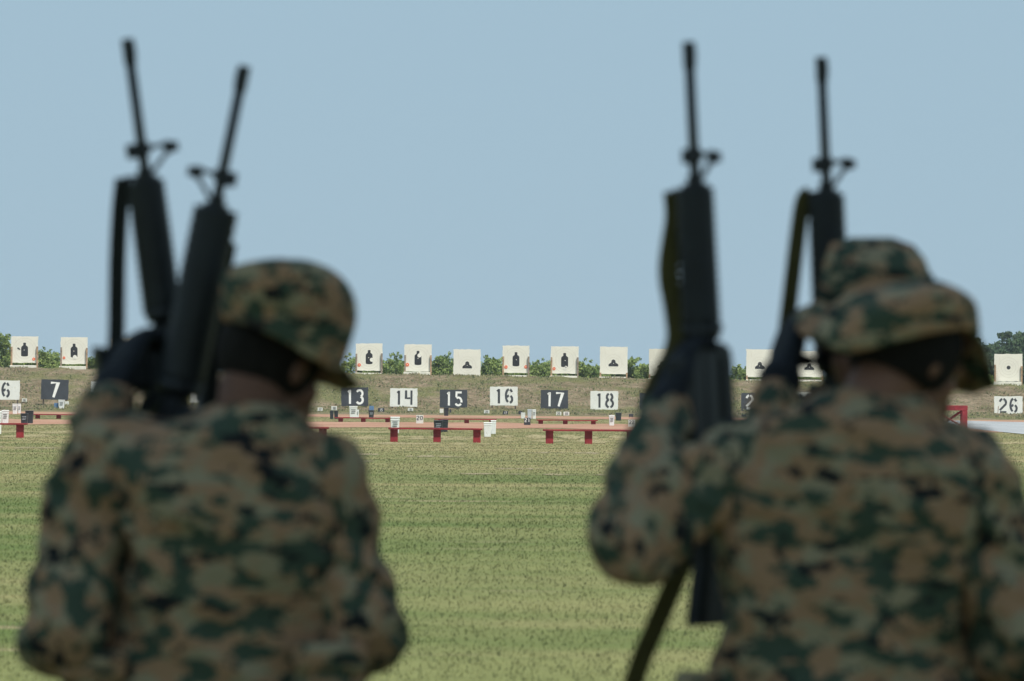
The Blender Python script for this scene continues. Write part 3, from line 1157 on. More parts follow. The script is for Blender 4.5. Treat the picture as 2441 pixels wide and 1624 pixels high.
target('mound', 1779, 1845, 833, 899, 906, 'target above board 21 partly covered by a gloved hand', fig=(-0.01, -0.08), posts=(0.05, 0.05))
target('mound', 1896, 1962, 837, 899, 907, 'target seen through the gap above board 22', fig=(0.0, -0.10), posts=(0.05, 0.05))
target('bull', 2370, 2437, 844, 909, 911, 'target above board 26 with a small round bullseye', fig=(0.01, 0.0), posts=(0.60, 0.56), holes=0)


# ------------------------------------------------------------------ benches
def bench(x0, x1, ytop, leg_xs, d, vis_h, label, tilt=0.5, half_d=0.19):
    s = d / FPX
    c = at((x0 + x1) / 2, ytop, d)
    t = thing('bench', label, 'bench', (c.x, c.y, 0), 0, 'red plank benches on the firing lines')
    L = (x1 - x0) * s
    tz = vis_h
    bm = bmesh.new()
    box(bm, -L / 2, L / 2, -half_d, half_d, tz - 0.055, tz, 1.0, 0.008)
    bmesh.ops.subdivide_edges(bm, edges=[e for e in bm.edges if abs(e.verts[0].co.x - e.verts[1].co.x) > 1], cuts=7)
    for v in bm.verts:
        v.co.z += mnoise.noise(Vector((v.co.x * 0.8 + x0, 0, 0))) * 0.02
    o = obj('seat', bm, M['red'], t)
    for lx in leg_xs:
        X = (lx - (x0 + x1) / 2) * s
        bm = bmesh.new()
        w = 0.235 / 2
        box(bm, X - w, X + w, -half_d * 0.45, half_d * 0.45, -0.15, tz - 0.057 + 0.0, 0.96, 0.006)
        obj('leg', bm, M['red'], t)


bench(-160, 65, 1012.5, (-140, -45, 48), 160, 0.46, 'near red bench cut by the left edge')
bench(560, 784, 1019, (580, 676, 769.5), 157.5, 0.44, 'near red bench half hidden behind the left soldier')
bench(926, 1150, 1021, (939.5, 1042, 1137), 157.5, 0.44, 'near red bench with three legs between the soldiers, left one')
bench(1294, 1518, 1025, (1310, 1403, 1503), 156.5, 0.44, 'near red bench right of centre running behind the raised elbow')
bench(78, 200, 988.5, (90, 140, 190), 262, 0.24, 'far red bench at the left seen edge on above the dark bins')
bench(798, 937, 997, (812, 866, 924), 256, 0.24, 'far red bench with white bins behind it below board 13')
bench(1035.5, 1184, 999, (1050, 1112.5, 1172), 254, 0.23, 'far red bench below boards 15 and 16')
bench(1279, 1425, 1000, (1289, 1347.5, 1414.5), 253, 0.23, 'far red bench below board 17 with three short legs')

# red trestle at the right
p = ground_hit(2299, 1023)
d = p.y
s = d / FPX
t = thing('trestle', 'red wooden trestle with diagonal braces by the pale gravel', 'trestle', (p.x, p.y, 0))
xr = (2306 - 2299) * s
xl = (2150 - 2299) * s
hz = at(2299, 967, d).z
bm = bmesh.new(); box(bm, xl, xr, -0.06, 0.06, hz - 0.24, hz, 1, 0.01); obj('top_rail', bm, M['red'], t)
bm = bmesh.new(); box(bm, xl, xr, 0.95, 1.07, hz - 0.24, hz, 1, 0.01); obj('top_rail', bm, M['red'], t)
bm = bmesh.new(); box(bm, xl, xr, 0.065, 0.945, hz - 0.04, hz - 0.005, 1, 0.005); obj('top_board', bm, M['red'], t)
for xx in (xr - 0.13, xl + 0.13):
    for yy in (0.0, 1.01):
        bm = bmesh.new(); box(bm, xx - 0.125, xx + 0.125, yy - 0.055, yy + 0.055, -0.1, hz - 0.242, 1, 0.01); obj('post', bm, M['red'], t)
bm = bmesh.new(); tube(bm, [(xl + 0.2, -0.09, hz - 0.2), (xl * 0.42, -0.09, hz - 0.36), (xr - 0.2, -0.09, 0.1)], [0.04] * 3, 6); obj('brace', bm, M['red'], t)
bm = bmesh.new(); tube(bm, [(xr - 0.22, 0.5, hz - 0.26), (xr - 0.9, 0.5, hz - 0.72)], [0.06] * 2, 6); obj('brace', bm, M['red'], t)


# ------------------------------------------------------------------ bins, boxes and small lane markers
def bin_(x0, x1, y0, yb, label, mat='bin_white', text=True, shape='bin', rot=0.0, over=None):
    p = ground_hit((x0 + x1) / 2, yb)
    d = over or p.y
    s = d / FPX
    w, h = (x1 - x0) * s, (yb - y0) * s
    z = 0.0
    if over:
        q = at((x0 + x1) / 2, yb, over)
        p = Vector((q.x, q.y, height(q.x, q.y)))
        h = at((x0 + x1) / 2, y0, over).z - p.z
    t = thing('bin', label, 'bin', p, R(rot), 'bins standing along the firing lines')
    m = M[mat]
    bm = bmesh.new()
    box(bm, -w * .46, w * .46, -w * .46, w * .46, 0, h * 0.90, 0.84, 0.012)
    obj('body', bm, m, t)
    bm = bmesh.new()
    box(bm, -w * .5, w * .5, -w * .5, w * .5, h * 0.90 + 0.001, h, 0.97, 0.015)
    obj('lid', bm, m, t)
    bm = bmesh.new()
    box(bm, -w * .48, w * .48, -w * .48, w * .48, h * 0.80, h * 0.83, 1.0, 0.004)
    obj('rim', bm, m, t)
    if text:
        ink = M['black_print' if mat != 'bin_black' else 'bin_grey']
        for k in range(3):                    # unreadable lines of marking
            bm = bmesh.new()
            zz = h * (0.70 - 0.13 * k)
            yy = -w * (0.46 - 0.045 * (0.3 + 0.13 * k)) - 0.006
            box(bm, -w * (.26 - .05 * (k == 1)), w * (.28 - .07 * (k == 2)), yy - 0.006, yy + 0.004, zz - h * 0.016, zz + h * 0.016)
            obj('marking', bm, ink, t)
    return t


bin_(-9, 4, 980, 1013, 'white bin cut by the left edge above the near bench', over=172)
bin_(4, 21, 978, 1011, 'white bin standing beside the left edge above the near bench')
bin_(29.5, 42, 963, 987, 'white bin under board 6, left of a pair')
bin_(42.6, 50, 963, 986, 'white narrow bin under board 6, right of a pair')
bin_(49, 67, 985.5, 1012, 'front dark bin of the pair at the left', 'bin_black')
bin_(60, 80, 979, 1010, 'rear dark bin of the pair at the left', 'bin_black', False)
bin_(139, 154, 953.5, 975, 'white bin under board 7')
bin_(786, 795.5, 979, 999, 'dark bin under board 13, left of a touching pair', 'bin_black', False)
bin_(796, 806.5, 979, 999, 'dark bin under board 13, right of a touching pair', 'bin_black', False)
bin_(832, 852, 968.5, 997.5, 'tall white bin right under board 13')
bin_(846, 856, 977, 996, 'short white bin leaning against the tall one under board 13')
bin_(878, 892, 978, 996, 'dark bin right of the white ones under board 13', 'bin_black')
bin_(930, 953, 994, 1033, 'white bin behind the left leg of the near middle bench')
bin_(1033, 1056, 1002, 1031, 'front dark bin behind the middle leg of the near middle bench', 'bin_black')
bin_(1050, 1069, 1000, 1030, 'rear dark bin behind the near middle bench', 'bin_black', False)
bin_(1057.5, 1070, 972, 992, 'dark bin right under board 15', 'bin_black', False)
bin_(1152, 1172, 1007, 1042, 'front white bin right of the near middle bench', text=False)
bin_(1169, 1183, 1002, 1035, 'rear white bin right of the near middle bench', text=False)
bin_(1241, 1252.5, 984, 998, 'small white pail under board 16', text=False)
bin_(1256.6, 1268, 976, 999, 'grey side of a double box under board 16', 'bin_grey', False)
bin_(1268.3, 1278, 976.5, 999, 'white bin joined to the grey box under board 16')
bin_(1451, 1465, 990, 1015, 'white bin with black lines below board 18')
bin_(1467, 1481, 984, 1003, 'dark tilted bin below board 18', 'bin_black', False, rot=8)


def marker(x0, x1, y0, yb, label, text=None, mat='sign_white', ink='num_black', foot=0.0):
    """small lane marker plate on a folded wire stand"""
    p = ground_hit((x0 + x1) / 2, yb + foot)
    s = p.y / FPX
    w, h = (x1 - x0) * s, (yb - y0) * s
    lift = foot * s
    t = thing('lane_marker', label, 'lane marker', p, 0, 'small lane markers on the grass')
    bm = bmesh.new()
    box(bm, -w / 2, w / 2, -0.03, 0.03, lift, lift + h, 1.0, 0.008)
    obj('plate', bm, M[mat], t)
    if text:
        number(t, text, h * (0.5 if foot == 0 and h > 0.3 else 0.72), h * 0.30, 0, lift + h * (0.68 if foot == 0 and h > 0.3 else 0.5), -0.031, M[ink], 0.17, 0.35)
    for sx in (-1, 1):
        bm = bmesh.new()
        tube(bm, [(sx * w * 0.38, 0.035, lift + h * 0.7), (sx * w * 0.42, 0.18, -0.05)], [0.012, 0.012], 5)
        obj('stand', bm, M['grey_wood'], t)
    return t


marker(992, 1009, 990, 1010, 'white plate numbered 20 on the far clay path', '20')
marker(1249, 1264.5, 996, 1014, 'black plate numbered 21 on the far clay path', '21', 'sign_black', 'num_white')
marker(1497.5, 1514, 1001, 1018, 'white plate numbered 22 left of the raised sleeve', '22')
marker(52, 64, 951, 959, 'small white lane marker between boards 6 and 7', '16', foot=3)
marker(129, 139, 961, 973, 'small blue and white lane marker left of the bin under board 7', None, 'bin_blue', foot=2)
marker(154.5, 164, 957, 966, 'small white lane marker right of the bin under board 7', None, foot=3)
marker(757, 769, 972, 980, 'small white lane marker beside the left soldier\'s chin', '17', foot=3)
marker(789.6, 803, 968.5, 978, 'small white lane marker behind the touching pair of dark bins', '18', foot=3)
marker(880, 891, 968, 978, 'small blue lane marker on top of the dark bin right of board 13', None, 'bin_blue', foot=4)
marker(901, 916, 973, 982, 'small black lane marker between boards 13 and 14', '15', 'sign_black', 'num_white', foot=2)
marker(972, 985, 973, 980, 'small white lane marker under board 14', '16', foot=3)
marker(1048, 1057, 975, 985, 'small white lane marker touching the dark bin under board 15', None, foot=5)
marker(1071.5, 1076, 976, 984, 'tiny dark lane marker right of the bin under board 15', None, 'sign_black', foot=4)
marker(1153.6, 1166.6, 978, 986, 'small white lane marker left under board 16', '22', foot=3)
marker(1198.6, 1211, 980, 988, 'small dark green lane marker in the middle under board 16', '17', 'sign_black', 'num_white', foot=2)
marker(1236, 1245, 980, 988, 'small dark lane marker left of the white pail', None, 'sign_black', foot=2)
marker(1325.5, 1338, 982, 990.5, 'small white lane marker under board 17, left of two', '25', foot=2)
marker(1343, 1357, 982, 991, 'small white lane marker under board 17, right of two', '10', foot=2)
marker(1499, 1509.5, 987, 994, 'small dark lane marker above the plate numbered 22', None, 'sign_black', foot=3)
marker(1768, 1779, 988, 993.5, 'small dark lane marker under the board with a figure 2', None, 'sign_black', foot=3)


# ------------------------------------------------------------------ rifles
RL = 1.006


def ribbon(bm, pts, w, t, wdir):
    """flat webbing strap along a path"""
    pts = [Vector(p) for p in pts]
    # smooth the path
    for _ in range(2):
        q = [pts[0]]
        for a, b in zip(pts[:-1], pts[1:]):
            q += [a.lerp(b, 0.25), a.lerp(b, 0.75)]
        q.append(pts[-1])
        pts = q
    rings = []
    for i, p in enumerate(pts):
        tt = frame_at(pts, i)
        wd = Vector(wdir)
        wd = (wd - tt * wd.dot(tt)).normalized()
        n = tt.cross(wd).normalized()
        rings.append([bm.verts.new(p + wd * a * w / 2 + n * b * t / 2) for a, b in ((-1, -1), (1, -1), (1, 1), (-1, 1))])
    bridge(bm, rings)


def rifle(label, muzzle, butt, vdir, sling_pts, sling_mat, hg_r=0.031, group='rifles held upright', sling_w=0.03, sling_dir=(1, 0.3, 0), tail=None, fwd=0.07, mag=True):
    """long black service rifle; local x runs from butt to muzzle, local z towards the sights"""
    m, b = Vector(muzzle), Vector(butt)
    U = (m - b).normalized()
    b = m - U * RL
    V = Vector(vdir)
    V = (V - U * V.dot(U)).normalized()
    W = V.cross(U).normalized()
    t = thing('rifle', label, 'rifle', group=group)
    mw = Matrix((( U.x, W.x, V.x, b.x), (U.y, W.y, V.y, b.y), (U.z, W.z, V.z, b.z), (0, 0, 0, 1)))
    t.matrix_world = mw
    X = lambda d: RL - d                                   # distance behind the muzzle -> local x
    G, PO = M['gun'], M['polymer']
    bm = bmesh.new()                                       # barrel with its step behind the sight
    cyl(bm, (X(0.26), 0, 0), (X(0.04), 0, 0), 0.0093)
    obj('barrel', bm, G, t, True)
    bm = bmesh.new()
    cyl(bm, (X(0.045), 0, 0), (X(0.0), 0, 0), 0.0112)
    for k in range(5):
        a = k * math.pi / 4
        box(bm, X(0.034), X(0.008), math.cos(a) * 0.0095 - 0.0015, math.cos(a) * 0.0095 + 0.0015, math.sin(a) * 0.0115 - 0.001, math.sin(a) * 0.0115 + 0.0015)
    obj('flash_hider', bm, G, t)
    # front sight: two barrel bands, A-frame legs, wings, post, bayonet lug and sling swivel
    bm = bmesh.new()
    cyl(bm, (X(0.207), 0, 0), (X(0.186), 0, 0), 0.0145)
    cyl(bm, (X(0.250), 0, 0), (X(0.232), 0, 0), 0.0145)
    tube(bm, [(X(0.243), 0, 0.010), (X(0.205), 0, 0.050)], [(0.0045, 0.005), (0.004, 0.0045)], 8)
    tube(bm, [(X(0.196), 0, 0.010), (X(0.192), 0, 0.048)], [(0.0045, 0.0055), (0.004, 0.005)], 8)
    box(bm, X(0.210), X(0.186), -0.0075, 0.0075, 0.046, 0.056, 1, 0.002)
    for sy in (-1, 1):
        box(bm, X(0.206), X(0.190), sy * 0.0065 - 0.0018, sy * 0.0065 + 0.0018, 0.056, 0.069, 1.2)
    cyl(bm, (X(0.198), 0, 0.055), (X(0.198), 0, 0.066), 0.0016, seg=6)
    box(bm, X(0.212), X(0.186), -0.006, 0.006, -0.030, -0.010, 1, 0.002)
    obj('front_sight', bm, G, t)
    bm = bmesh.new()
    cyl(bm, (X(0.246), 0, 0), (X(0.254), 0, 0), 0.024)
    obj('handguard_cap', bm, G, t)
    XR = lambda d: RL - d + fwd
    # handguard: slightly oval, ribbed, tapering to the front
    bm = bmesh.new()
    rings = []
    n = 34
    for i in range(n + 1):
        d = 0.254 + (0.560 - fwd - 0.254) * i / n
        rr = hg_r * (0.98 + 0.04 * i / n) * (0.91 if i % 2 else 1.0)
        rings.append([bm.verts.new((X(d), rr * math.cos(2 * math.pi * k / 18), rr * 1.06 * math.sin(2 * math.pi * k / 18) - 0.002)) for k in range(18)])
    bridge(bm, rings)
    obj('handguard', bm, PO, t, True)
    bm = bmesh.new()
    cyl(bm, (XR(0.560), 0, 0), (XR(0.585), 0, 0), hg_r * 1.12, hg_r * 0.86, 20)
    obj('slip_ring', bm, G, t, True)
    bm = bmesh.new()                                       # upper and lower receiver
    box(bm, XR(0.800), XR(0.585), -0.019, 0.019, -0.022, 0.024, 1, 0.006)
    box(bm, XR(0.808), XR(0.600), -0.0175, 0.0175, -0.058, -0.021, 1, 0.005)
    box(bm, XR(0.690), XR(0.615), -0.0165, 0.0165, -0.088, -0.056, 1, 0.004)
    tube(bm, [(XR(0.755), -0.024, 0.004), (XR(0.735), -0.030, 0.010)], [0.008, 0.007], 8)
    obj('receiver', bm, G, t)
    bm = bmesh.new()                                       # carry handle with the rear sight in it
    rings = []
    for d, z0, z1 in ((0.590, 0.022, 0.045), (0.602, 0.030, 0.066), (0.625, 0.044, 0.070), (0.720, 0.046, 0.072), (0.745, 0.040, 0.082), (0.775, 0.022, 0.082), (0.785, 0.022, 0.070)):
        rings.append([bm.verts.new((XR(d), sy * 0.011, z)) for sy, z in ((-1, z0), (1, z0), (1, z1), (-1, z1))])
    bridge(bm, rings)
    cyl(bm, (XR(0.760), -0.022, 0.068), (XR(0.760), 0.022, 0.068), 0.011, seg=12)
    obj('carry_handle', bm, G, t)
    bm = bmesh.new()                                       # short straight magazine
    rings = []
    for k in range(6):
        u = k / 5
        off = 0.008 * u * u
        rings.append([bm.verts.new((XR(0.652) + dx + off, sy, -0.085 - 0.060 * u)) for dx, sy in ((-0.031, -0.012), (0.031, -0.012), (0.031, 0.012), (-0.031, 0.012))])
    bridge(bm, rings)
    if mag:
        obj('magazine', bm, G, t)
    else:
        bm.free()
    bm = bmesh.new()
    tube(bm, [(XR(0.790), 0, -0.05), (XR(0.812), 0, -0.10), (XR(0.826), 0, -0.145)], [(0.0145, 0.022), (0.0145, 0.02), (0.0145, 0.021)], 12, flat=(1, 0, 0))
    obj('pistol_grip', bm, PO, t, True)
    bm = bmesh.new()
    tube(bm, [(XR(0.700), 0, -0.060), (XR(0.712), 0, -0.088), (XR(0.770), 0, -0.088), (XR(0.782), 0, -0.062)], [0.004] * 4, 6)
    tube(bm, [(XR(0.744), 0, -0.055), (XR(0.738), 0, -0.082)], [0.0035] * 2, 6)
    obj('trigger_guard', bm, G, t)
    bm = bmesh.new()                                       # fixed stock
    rings = []
    for d, z0, z1, w in ((0.800 - fwd, -0.024, 0.020, 0.019), (0.835 - fwd * 0.8, -0.027, 0.021, 0.020), (0.900, -0.042, 0.023, 0.0195), (0.980, -0.066, 0.025, 0.019), (RL, -0.072, 0.025, 0.0185)):
        rings.append([bm.verts.new((X(d), sy * w * c, z0 + (z1 - z0) * u)) for sy, c, u in ((-1, 0.6, 0), (1, 0.6, 0), (1, 1, 0.15), (1, 1, 0.8), (1, 0.6, 1), (-1, 0.6, 1), (-1, 1, 0.8), (-1, 1, 0.15))])
    bridge(bm, rings)
    obj('stock', bm, PO, t)
    inv = mw.inverted()
    wd = inv.to_3x3() @ Vector(sling_dir)
    for pts in [sling_pts] + ([tail] if tail else []):
        bm = bmesh.new()
        ribbon(bm, [inv @ Vector(p) for p in pts], sling_w, 0.006, wd)
        obj('sling', bm, sling_mat, t)
    bm = bmesh.new()
    a = inv @ Vector(sling_pts[0])
    tube(bm, [(a.x, a.y, a.z), (a.x, a.y * 0.5, a.z * 0.5), (a.x - 0.01, 0, 0)], [0.004] * 3, 6)
    obj('sling_swivel', bm, G, t)
    return t, mw


def lower(mx, my, sx, sy, d0, d1):
    """muzzle and a point far down the same pixel line, at given depths"""
    k = 1400.0 / (sy - my)
    return D(mx, my, d0), D(mx + (sx - mx) * k, my + 1400.0, d1)


a, b = lower(293, 90, 325, 330, 9.06, 9.06)
rifle('rifle leaning left with a black sling, leftmost of the four', a, b, (1, 0.6, 0),
      [D(284, 412, 9.06), D(276, 480, 9.06), D(270, 600, 9.06), D(269, 700, 9.05), D(268, 790, 9.04), D(256, 860, 9.02), D(240, 940, 9.0)], M['sling_black'], 0.034, sling_w=0.030, fwd=0.08, sling_dir=(1, 0.1, 0))
a, b = lower(563, 152, 508, 420, 8.93, 8.93)
rifle('rifle leaning right with a thick handguard beside the cap', a, b, (-1, 0.6, 0),
      [D(528, 560, 8.97), D(512, 650, 8.98), D(498, 740, 8.98), D(490, 830, 8.98), D(487, 920, 8.97), D(484, 1010, 8.95)], M['sling_black'], 0.040, sling_w=0.026, fwd=0.0, mag=False)
a, b = lower(1585, 97, 1598, 375, 8.84, 8.80)
rifle('upright rifle with an olive sling in front of the raised elbow', a, b, (1, 1.25, 0),
      [D(1550, 440, 8.86), D(1556, 500, 8.86), D(1545, 560, 8.85), D(1536, 630, 8.85), D(1552, 710, 8.85), D(1562, 800, 8.83), D(1500, 900, 8.8), D(1490, 960, 8.78)], M['sling_olive'], 0.034, sling_w=0.036, mag=False,
      tail=[D(1590, 1200, 8.85), D(1575, 1290, 8.82), D(1552, 1340, 8.80), D(1510, 1440, 8.78), D(1470, 1530, 8.78), D(1440, 1640, 8.8), D(1480, 1760, 8.82)])
a, b = lower(1890, 132, 1900, 375, 9.45, 9.45)
rifle('upright rifle rising behind the rear brimmed hat', a, b, (1, 0.83, 0),
      [D(1866, 445, 9.45), D(1848, 455, 9.45), D(1836, 540, 9.45), D(1824, 640, 9.45), D(1812, 740, 9.44), D(1800, 830, 9.4)], M['sling_olive'], 0.035, sling_w=0.03, fwd=0.0, mag=False)


# ------------------------------------------------------------------ soldiers
def hand_shapes(bm, wrist, f, n, s, grow=0.0, curl=(55, 60, 35)):
    """palm, four unequal curled fingers and a thumb; f towards the knuckles, n out of the palm, s towards the thumb"""
    wrist, f, n, s = Vector(wrist), Vector(f).normalized(), Vector(n), Vector(s)
    n = (n - f * n.dot(f)).normalized()
    s = (s - f * s.dot(f) - n * s.dot(n)).normalized()
    for o in (0.027, 0.009, -0.009, -0.026):
        tube(bm, [wrist - f * 0.01 + s * o * 0.7, wrist + f * 0.05 + s * o, wrist + f * 0.092 + s * o], [0.017 + grow, 0.0165 + grow, 0.0125 + grow], 8)
    for o, L in ((0.028, 0.074), (0.0095, 0.082), (-0.0095, 0.077), (-0.027, 0.062)):
        p = wrist + f * 0.092 + s * o
        ang = 0.0
        pts = [p]
        for seg, c in zip((0.45, 0.31, 0.24), curl):
            ang += R(c)
            p = p + (f * math.cos(ang) + n * math.sin(ang)) * L * seg
            pts.append(p)
        tube(bm, pts, [0.0105 + grow, 0.0098 + grow, 0.009 + grow, 0.008 + grow], 8)
    p = wrist + f * 0.022 + s * 0.028 + n * 0.006
    q = p + (f * 0.55 + s * 0.55 + n * 0.45).normalized() * 0.042
    r = q + (f * 0.65 + n * 0.75).normalized() * 0.032
    tube(bm, [p, q, r, r + (f * 0.3 + n * 0.9).normalized() * 0.022], [0.0145 + grow, 0.0125 + grow, 0.011 + grow, 0.009 + grow], 8)


def torso_rings(bm, rows, dc, grow=0.0, n=28, sq=2.6):
    """stack of super-elliptic cross sections given by pixel rows: (y, left, right, half depth, depth shift)"""
    rings = []
    for y, xl, xr, hd, sh in rows:
        a, b = D(xl, y, dc + sh), D(xr, y, dc + sh)
        c = (a + b) / 2
        w = (b - a).length / 2 + grow
        rg = []
        for k in range(n):
            th = 2 * math.pi * k / n
            cx, sx = math.cos(th), math.sin(th)
            px = math.copysign(abs(cx) ** (2 / sq), cx) * w
            py = math.copysign(abs(sx) ** (2 / sq), sx) * (hd + grow)
            rg.append(bm.verts.new(c + (b - a).normalized() * px + Vector((0, py, 0))))
        rings.append(rg)
    bridge(bm, rings)


def folds(me, seed, amp, scale):
    """hanging creases pressed into cloth"""
    for v, nrm in zip(me.vertices, [v.normal.copy() for v in me.vertices]):
        p = v.co
        a = mnoise.noise(Vector((p.x * scale + seed, p.y * scale, p.z * scale * 0.6)))
        b = mnoise.noise(Vector((p.x * scale * 0.8 + p.z * scale * 1.3 + seed, p.y * scale, p.z * scale * 0.3)))
        v.co = p + nrm * max(-0.017, amp * (a * 0.7 - abs(b) * 0.9 + 0.25))
    me.update()
    return me


def head_matrix(c, yaw, pitch, roll=0.0):
    return Matrix.Translation(c) @ Matrix.Rotation(R(-yaw), 4, 'Z') @ Matrix.Rotation(R(-pitch), 4, 'X') @ Matrix.Rotation(R(roll), 4, 'Y')


def head_shapes(bm, H):
    ellipsoid(bm, (0, -0.012, 0.03), (0.076, 0.095, 0.088), H)
    ellipsoid(bm, (0, 0.035, -0.03), (0.062, 0.060, 0.085), H)
    ellipsoid(bm, (0, 0.062, -0.088), (0.030, 0.030, 0.026), H)
    T = lambda p: H @ Vector(p)
    tube(bm, [T((0, 0.088, 0.018)), T((0, 0.106, -0.012)), T((0, 0.112, -0.030))], [0.009, 0.011, 0.015], 8)
    tube(bm, [T((-0.045, 0.076, 0.026)), T((0, 0.090, 0.030)), T((0.045, 0.076, 0.026))], [0.010, 0.011, 0.010], 8)
    for z, r in ((-0.055, 0.0085), (-0.068, 0.0095)):
        tube(bm, [T((-0.022, 0.084, z)), T((0, 0.094, z)), T((0.022, 0.084, z))], [r * 0.6, r, r * 0.6], 8)
    for sx in (-1, 1):
        ellipsoid(bm, (sx * 0.079, -0.012, -0.008), (0.010, 0.019, 0.032), H, 10, 8)
        ellipsoid(bm, (sx * 0.052, 0.052, -0.020), (0.018, 0.022, 0.022), H, 10, 8)


def soldier(label, base, dc, rows, neck, head, yaw, pitch, roll, arms, hips, skin, camo, hair_k, pants_rows, seed, sl=1.0):
    """arms: list of (shoulder, elbow, wrist, hand (f, n, s), gloved)"""
    t = thing('person', label, 'person', base, 0, 'soldiers standing at the range')
    H = head_matrix(head, yaw, pitch, roll)
    # the body itself, one continuous figure
    bm = bmesh.new()
    head_shapes(bm, H)
    tube(bm, [neck - Vector((0, 0, 0.05)), neck + (H @ Vector((0, -0.03, -0.06)) - neck) * 0.5, H @ Vector((0, -0.02, -0.045))], [0.066, 0.060, 0.062], 14)
    torso_rings(bm, rows, dc, -0.034)
    for (sh, el, wr, hd, glv) in arms:
        tube(bm, [sh, sh.lerp(el, 0.4), el], [0.055, 0.047, 0.038], 12)
        tube(bm, [el, el.lerp(wr, 0.35), wr], [0.038, 0.040, 0.028], 12)
        hand_shapes(bm, wr, *hd[:3], curl=hd[3] if len(hd) > 3 else (55, 60, 35))
    for sx in (-1, 1):
        hip = hips + Vector((sx * 0.095, 0, 0))
        knee = Vector((hip.x + sx * 0.02, hip.y + 0.02, 0.50))
        ank = Vector((hip.x + sx * 0.03, hip.y - 0.01, 0.09))
        tube(bm, [hip + Vector((0, 0, 0.05)), hip.lerp(knee, 0.4), knee, knee.lerp(ank, 0.35), ank], [0.088, 0.078, 0.058, 0.058, 0.038], 12)
        tube(bm, [ank + Vector((0, -0.035, -0.04)), ank + Vector((0, 0.06, -0.05)), ank + Vector((0, 0.15, -0.062))], [0.036, 0.036, 0.024], 10)
    body = put('body', shift(remesh(bm, 'body', 0.007, 3), base), skin, t)
    for sx in (-1, 1):
        bm = bmesh.new()
        ellipsoid(bm, (sx * 0.031, 0.069, 0.008), (0.012, 0.012, 0.010), H, 10, 8)
        put('eye', shift(mesh_from_bm(bm, 'eye'), base), M['eye'], t, True)
    # close-cropped hair
    bm = bmesh.new()
    ellipsoid(bm, (0, -0.018, 0.016), (0.081 * hair_k, 0.099 * (0.5 + 0.5 * hair_k), 0.094 * (0.5 + 0.5 * hair_k)), H, 32, 24)
    Hi = H.inverted()
    dead = [v for v in bm.verts if (Hi @ v.co).y > 0.045 or (Hi @ v.co).z < -0.062 + 0.5 * max(0, (Hi @ v.co).y)]
    bmesh.ops.delete(bm, geom=dead, context='VERTS')
    put('hair', shift(mesh_from_bm(bm, 'hair'), base), M['hair'], t, True)
    # jacket: body panel, set-in sleeves and collar
    bm = bmesh.new()
    torso_rings(bm, rows, dc, 0.0)
    for (sh, el, wr, hd, glv) in arms:
        tube(bm, [sh.lerp(neck, 0.25), sh, sh.lerp(el, 0.12)], [0.070 * sl, 0.076 * sl, 0.074 * sl], 14)
    jk = folds(remesh(bm, 'jacket', 0.010, 3), seed, 0.034, 7.5)
    jacket = put('jacket', shift(jk, base), camo, t)
    for k, (sh, el, wr, hd, glv) in enumerate(arms):
        cuff = el.lerp(wr, 0.90 if sl == 1.0 else 0.78)
        bm = bmesh.new()
        tube(bm, [sh, sh.lerp(el, 0.35), sh.lerp(el, 0.72), el], [r * sl for r in (0.080, 0.079, 0.077, 0.071)], 16)
        tube(bm, [el, el.lerp(wr, 0.22), el.lerp(wr, 0.6), cuff], [r * sl for r in (0.071, 0.071, 0.060, 0.047)], 16)
        ellipsoid(bm, (el + (el - (sh + wr) / 2).normalized() * 0.016), (0.075 * sl, 0.075 * sl, 0.075 * sl))
        put('sleeve', shift(folds(remesh(bm, 'sleeve', 0.009, 3), seed + 2 + k, 0.030, 11.0), base), M['camo_sleeve'], jacket)
    bm = bmesh.new()
    rings = []
    for dz, r in ((-0.062, 0.092), (-0.03, 0.085), (-0.006, 0.079), (-0.008, 0.073), (-0.055, 0.073)):
        rings.append([bm.verts.new(neck + Vector((r * 1.05 * math.cos(2 * math.pi * k / 24), r * math.sin(2 * math.pi * k / 24) + 0.02, dz - 0.028 * math.sin(2 * math.pi * k / 24) + 0.004 * math.sin(k * 2.1)))) for k in range(24)])
    bridge(bm, rings, False, False)
    put('collar', shift(mesh_from_bm(bm, 'collar'), base), camo, t, True)
    # trousers and boots
    bm = bmesh.new()
    torso_rings(bm, pants_rows, dc, 0.0)
    for sx in (-1, 1):
        hip = hips + Vector((sx * 0.095, 0, 0))
        knee = Vector((hip.x + sx * 0.02, hip.y + 0.02, 0.50))
        ank = Vector((hip.x + sx * 0.03, hip.y - 0.01, 0.20))
        tube(bm, [hip, hip.lerp(knee, 0.5), knee, ank], [0.112, 0.105, 0.09, 0.082], 14)
    put('trousers', shift(folds(remesh(bm, 'trousers', 0.014, 3), seed + 3, 0.012, 8.0), base), camo, t)
    for sx in (-1, 1):
        bm = bmesh.new()
        ank = Vector((hips.x + sx * 0.125, hips.y - 0.01, 0.09))
        tube(bm, [ank + Vector((0, 0, 0.16)), ank + Vector((0, 0, 0.05)), ank + Vector((0, -0.005, -0.02))], [0.062, 0.055, 0.056], 12)
        tube(bm, [ank + Vector((0, -0.04, -0.042)), ank + Vector((0, 0.06, -0.044)), ank + Vector((0, 0.16, -0.052))], [0.047, 0.049, 0.036], 12)
        put('boot', shift(remesh(bm, 'boot', 0.009, 3), base), M['boot'], t)
    for (sh, el, wr, hd, glv) in arms:
        if glv:
            bm = bmesh.new()
            hand_shapes(bm, wr, *hd[:3], grow=0.0045, curl=hd[3] if len(hd) > 3 else (55, 60, 35))
            ax = (wr - el).normalized()
            tube(bm, [wr - ax * 0.03 * glv, wr, wr + ax * 0.01], [0.044, 0.038, 0.034], 12)
            put('glove', shift(remesh(bm, 'glove', 0.006, 2), base), M['glove'], t)
    return t, H


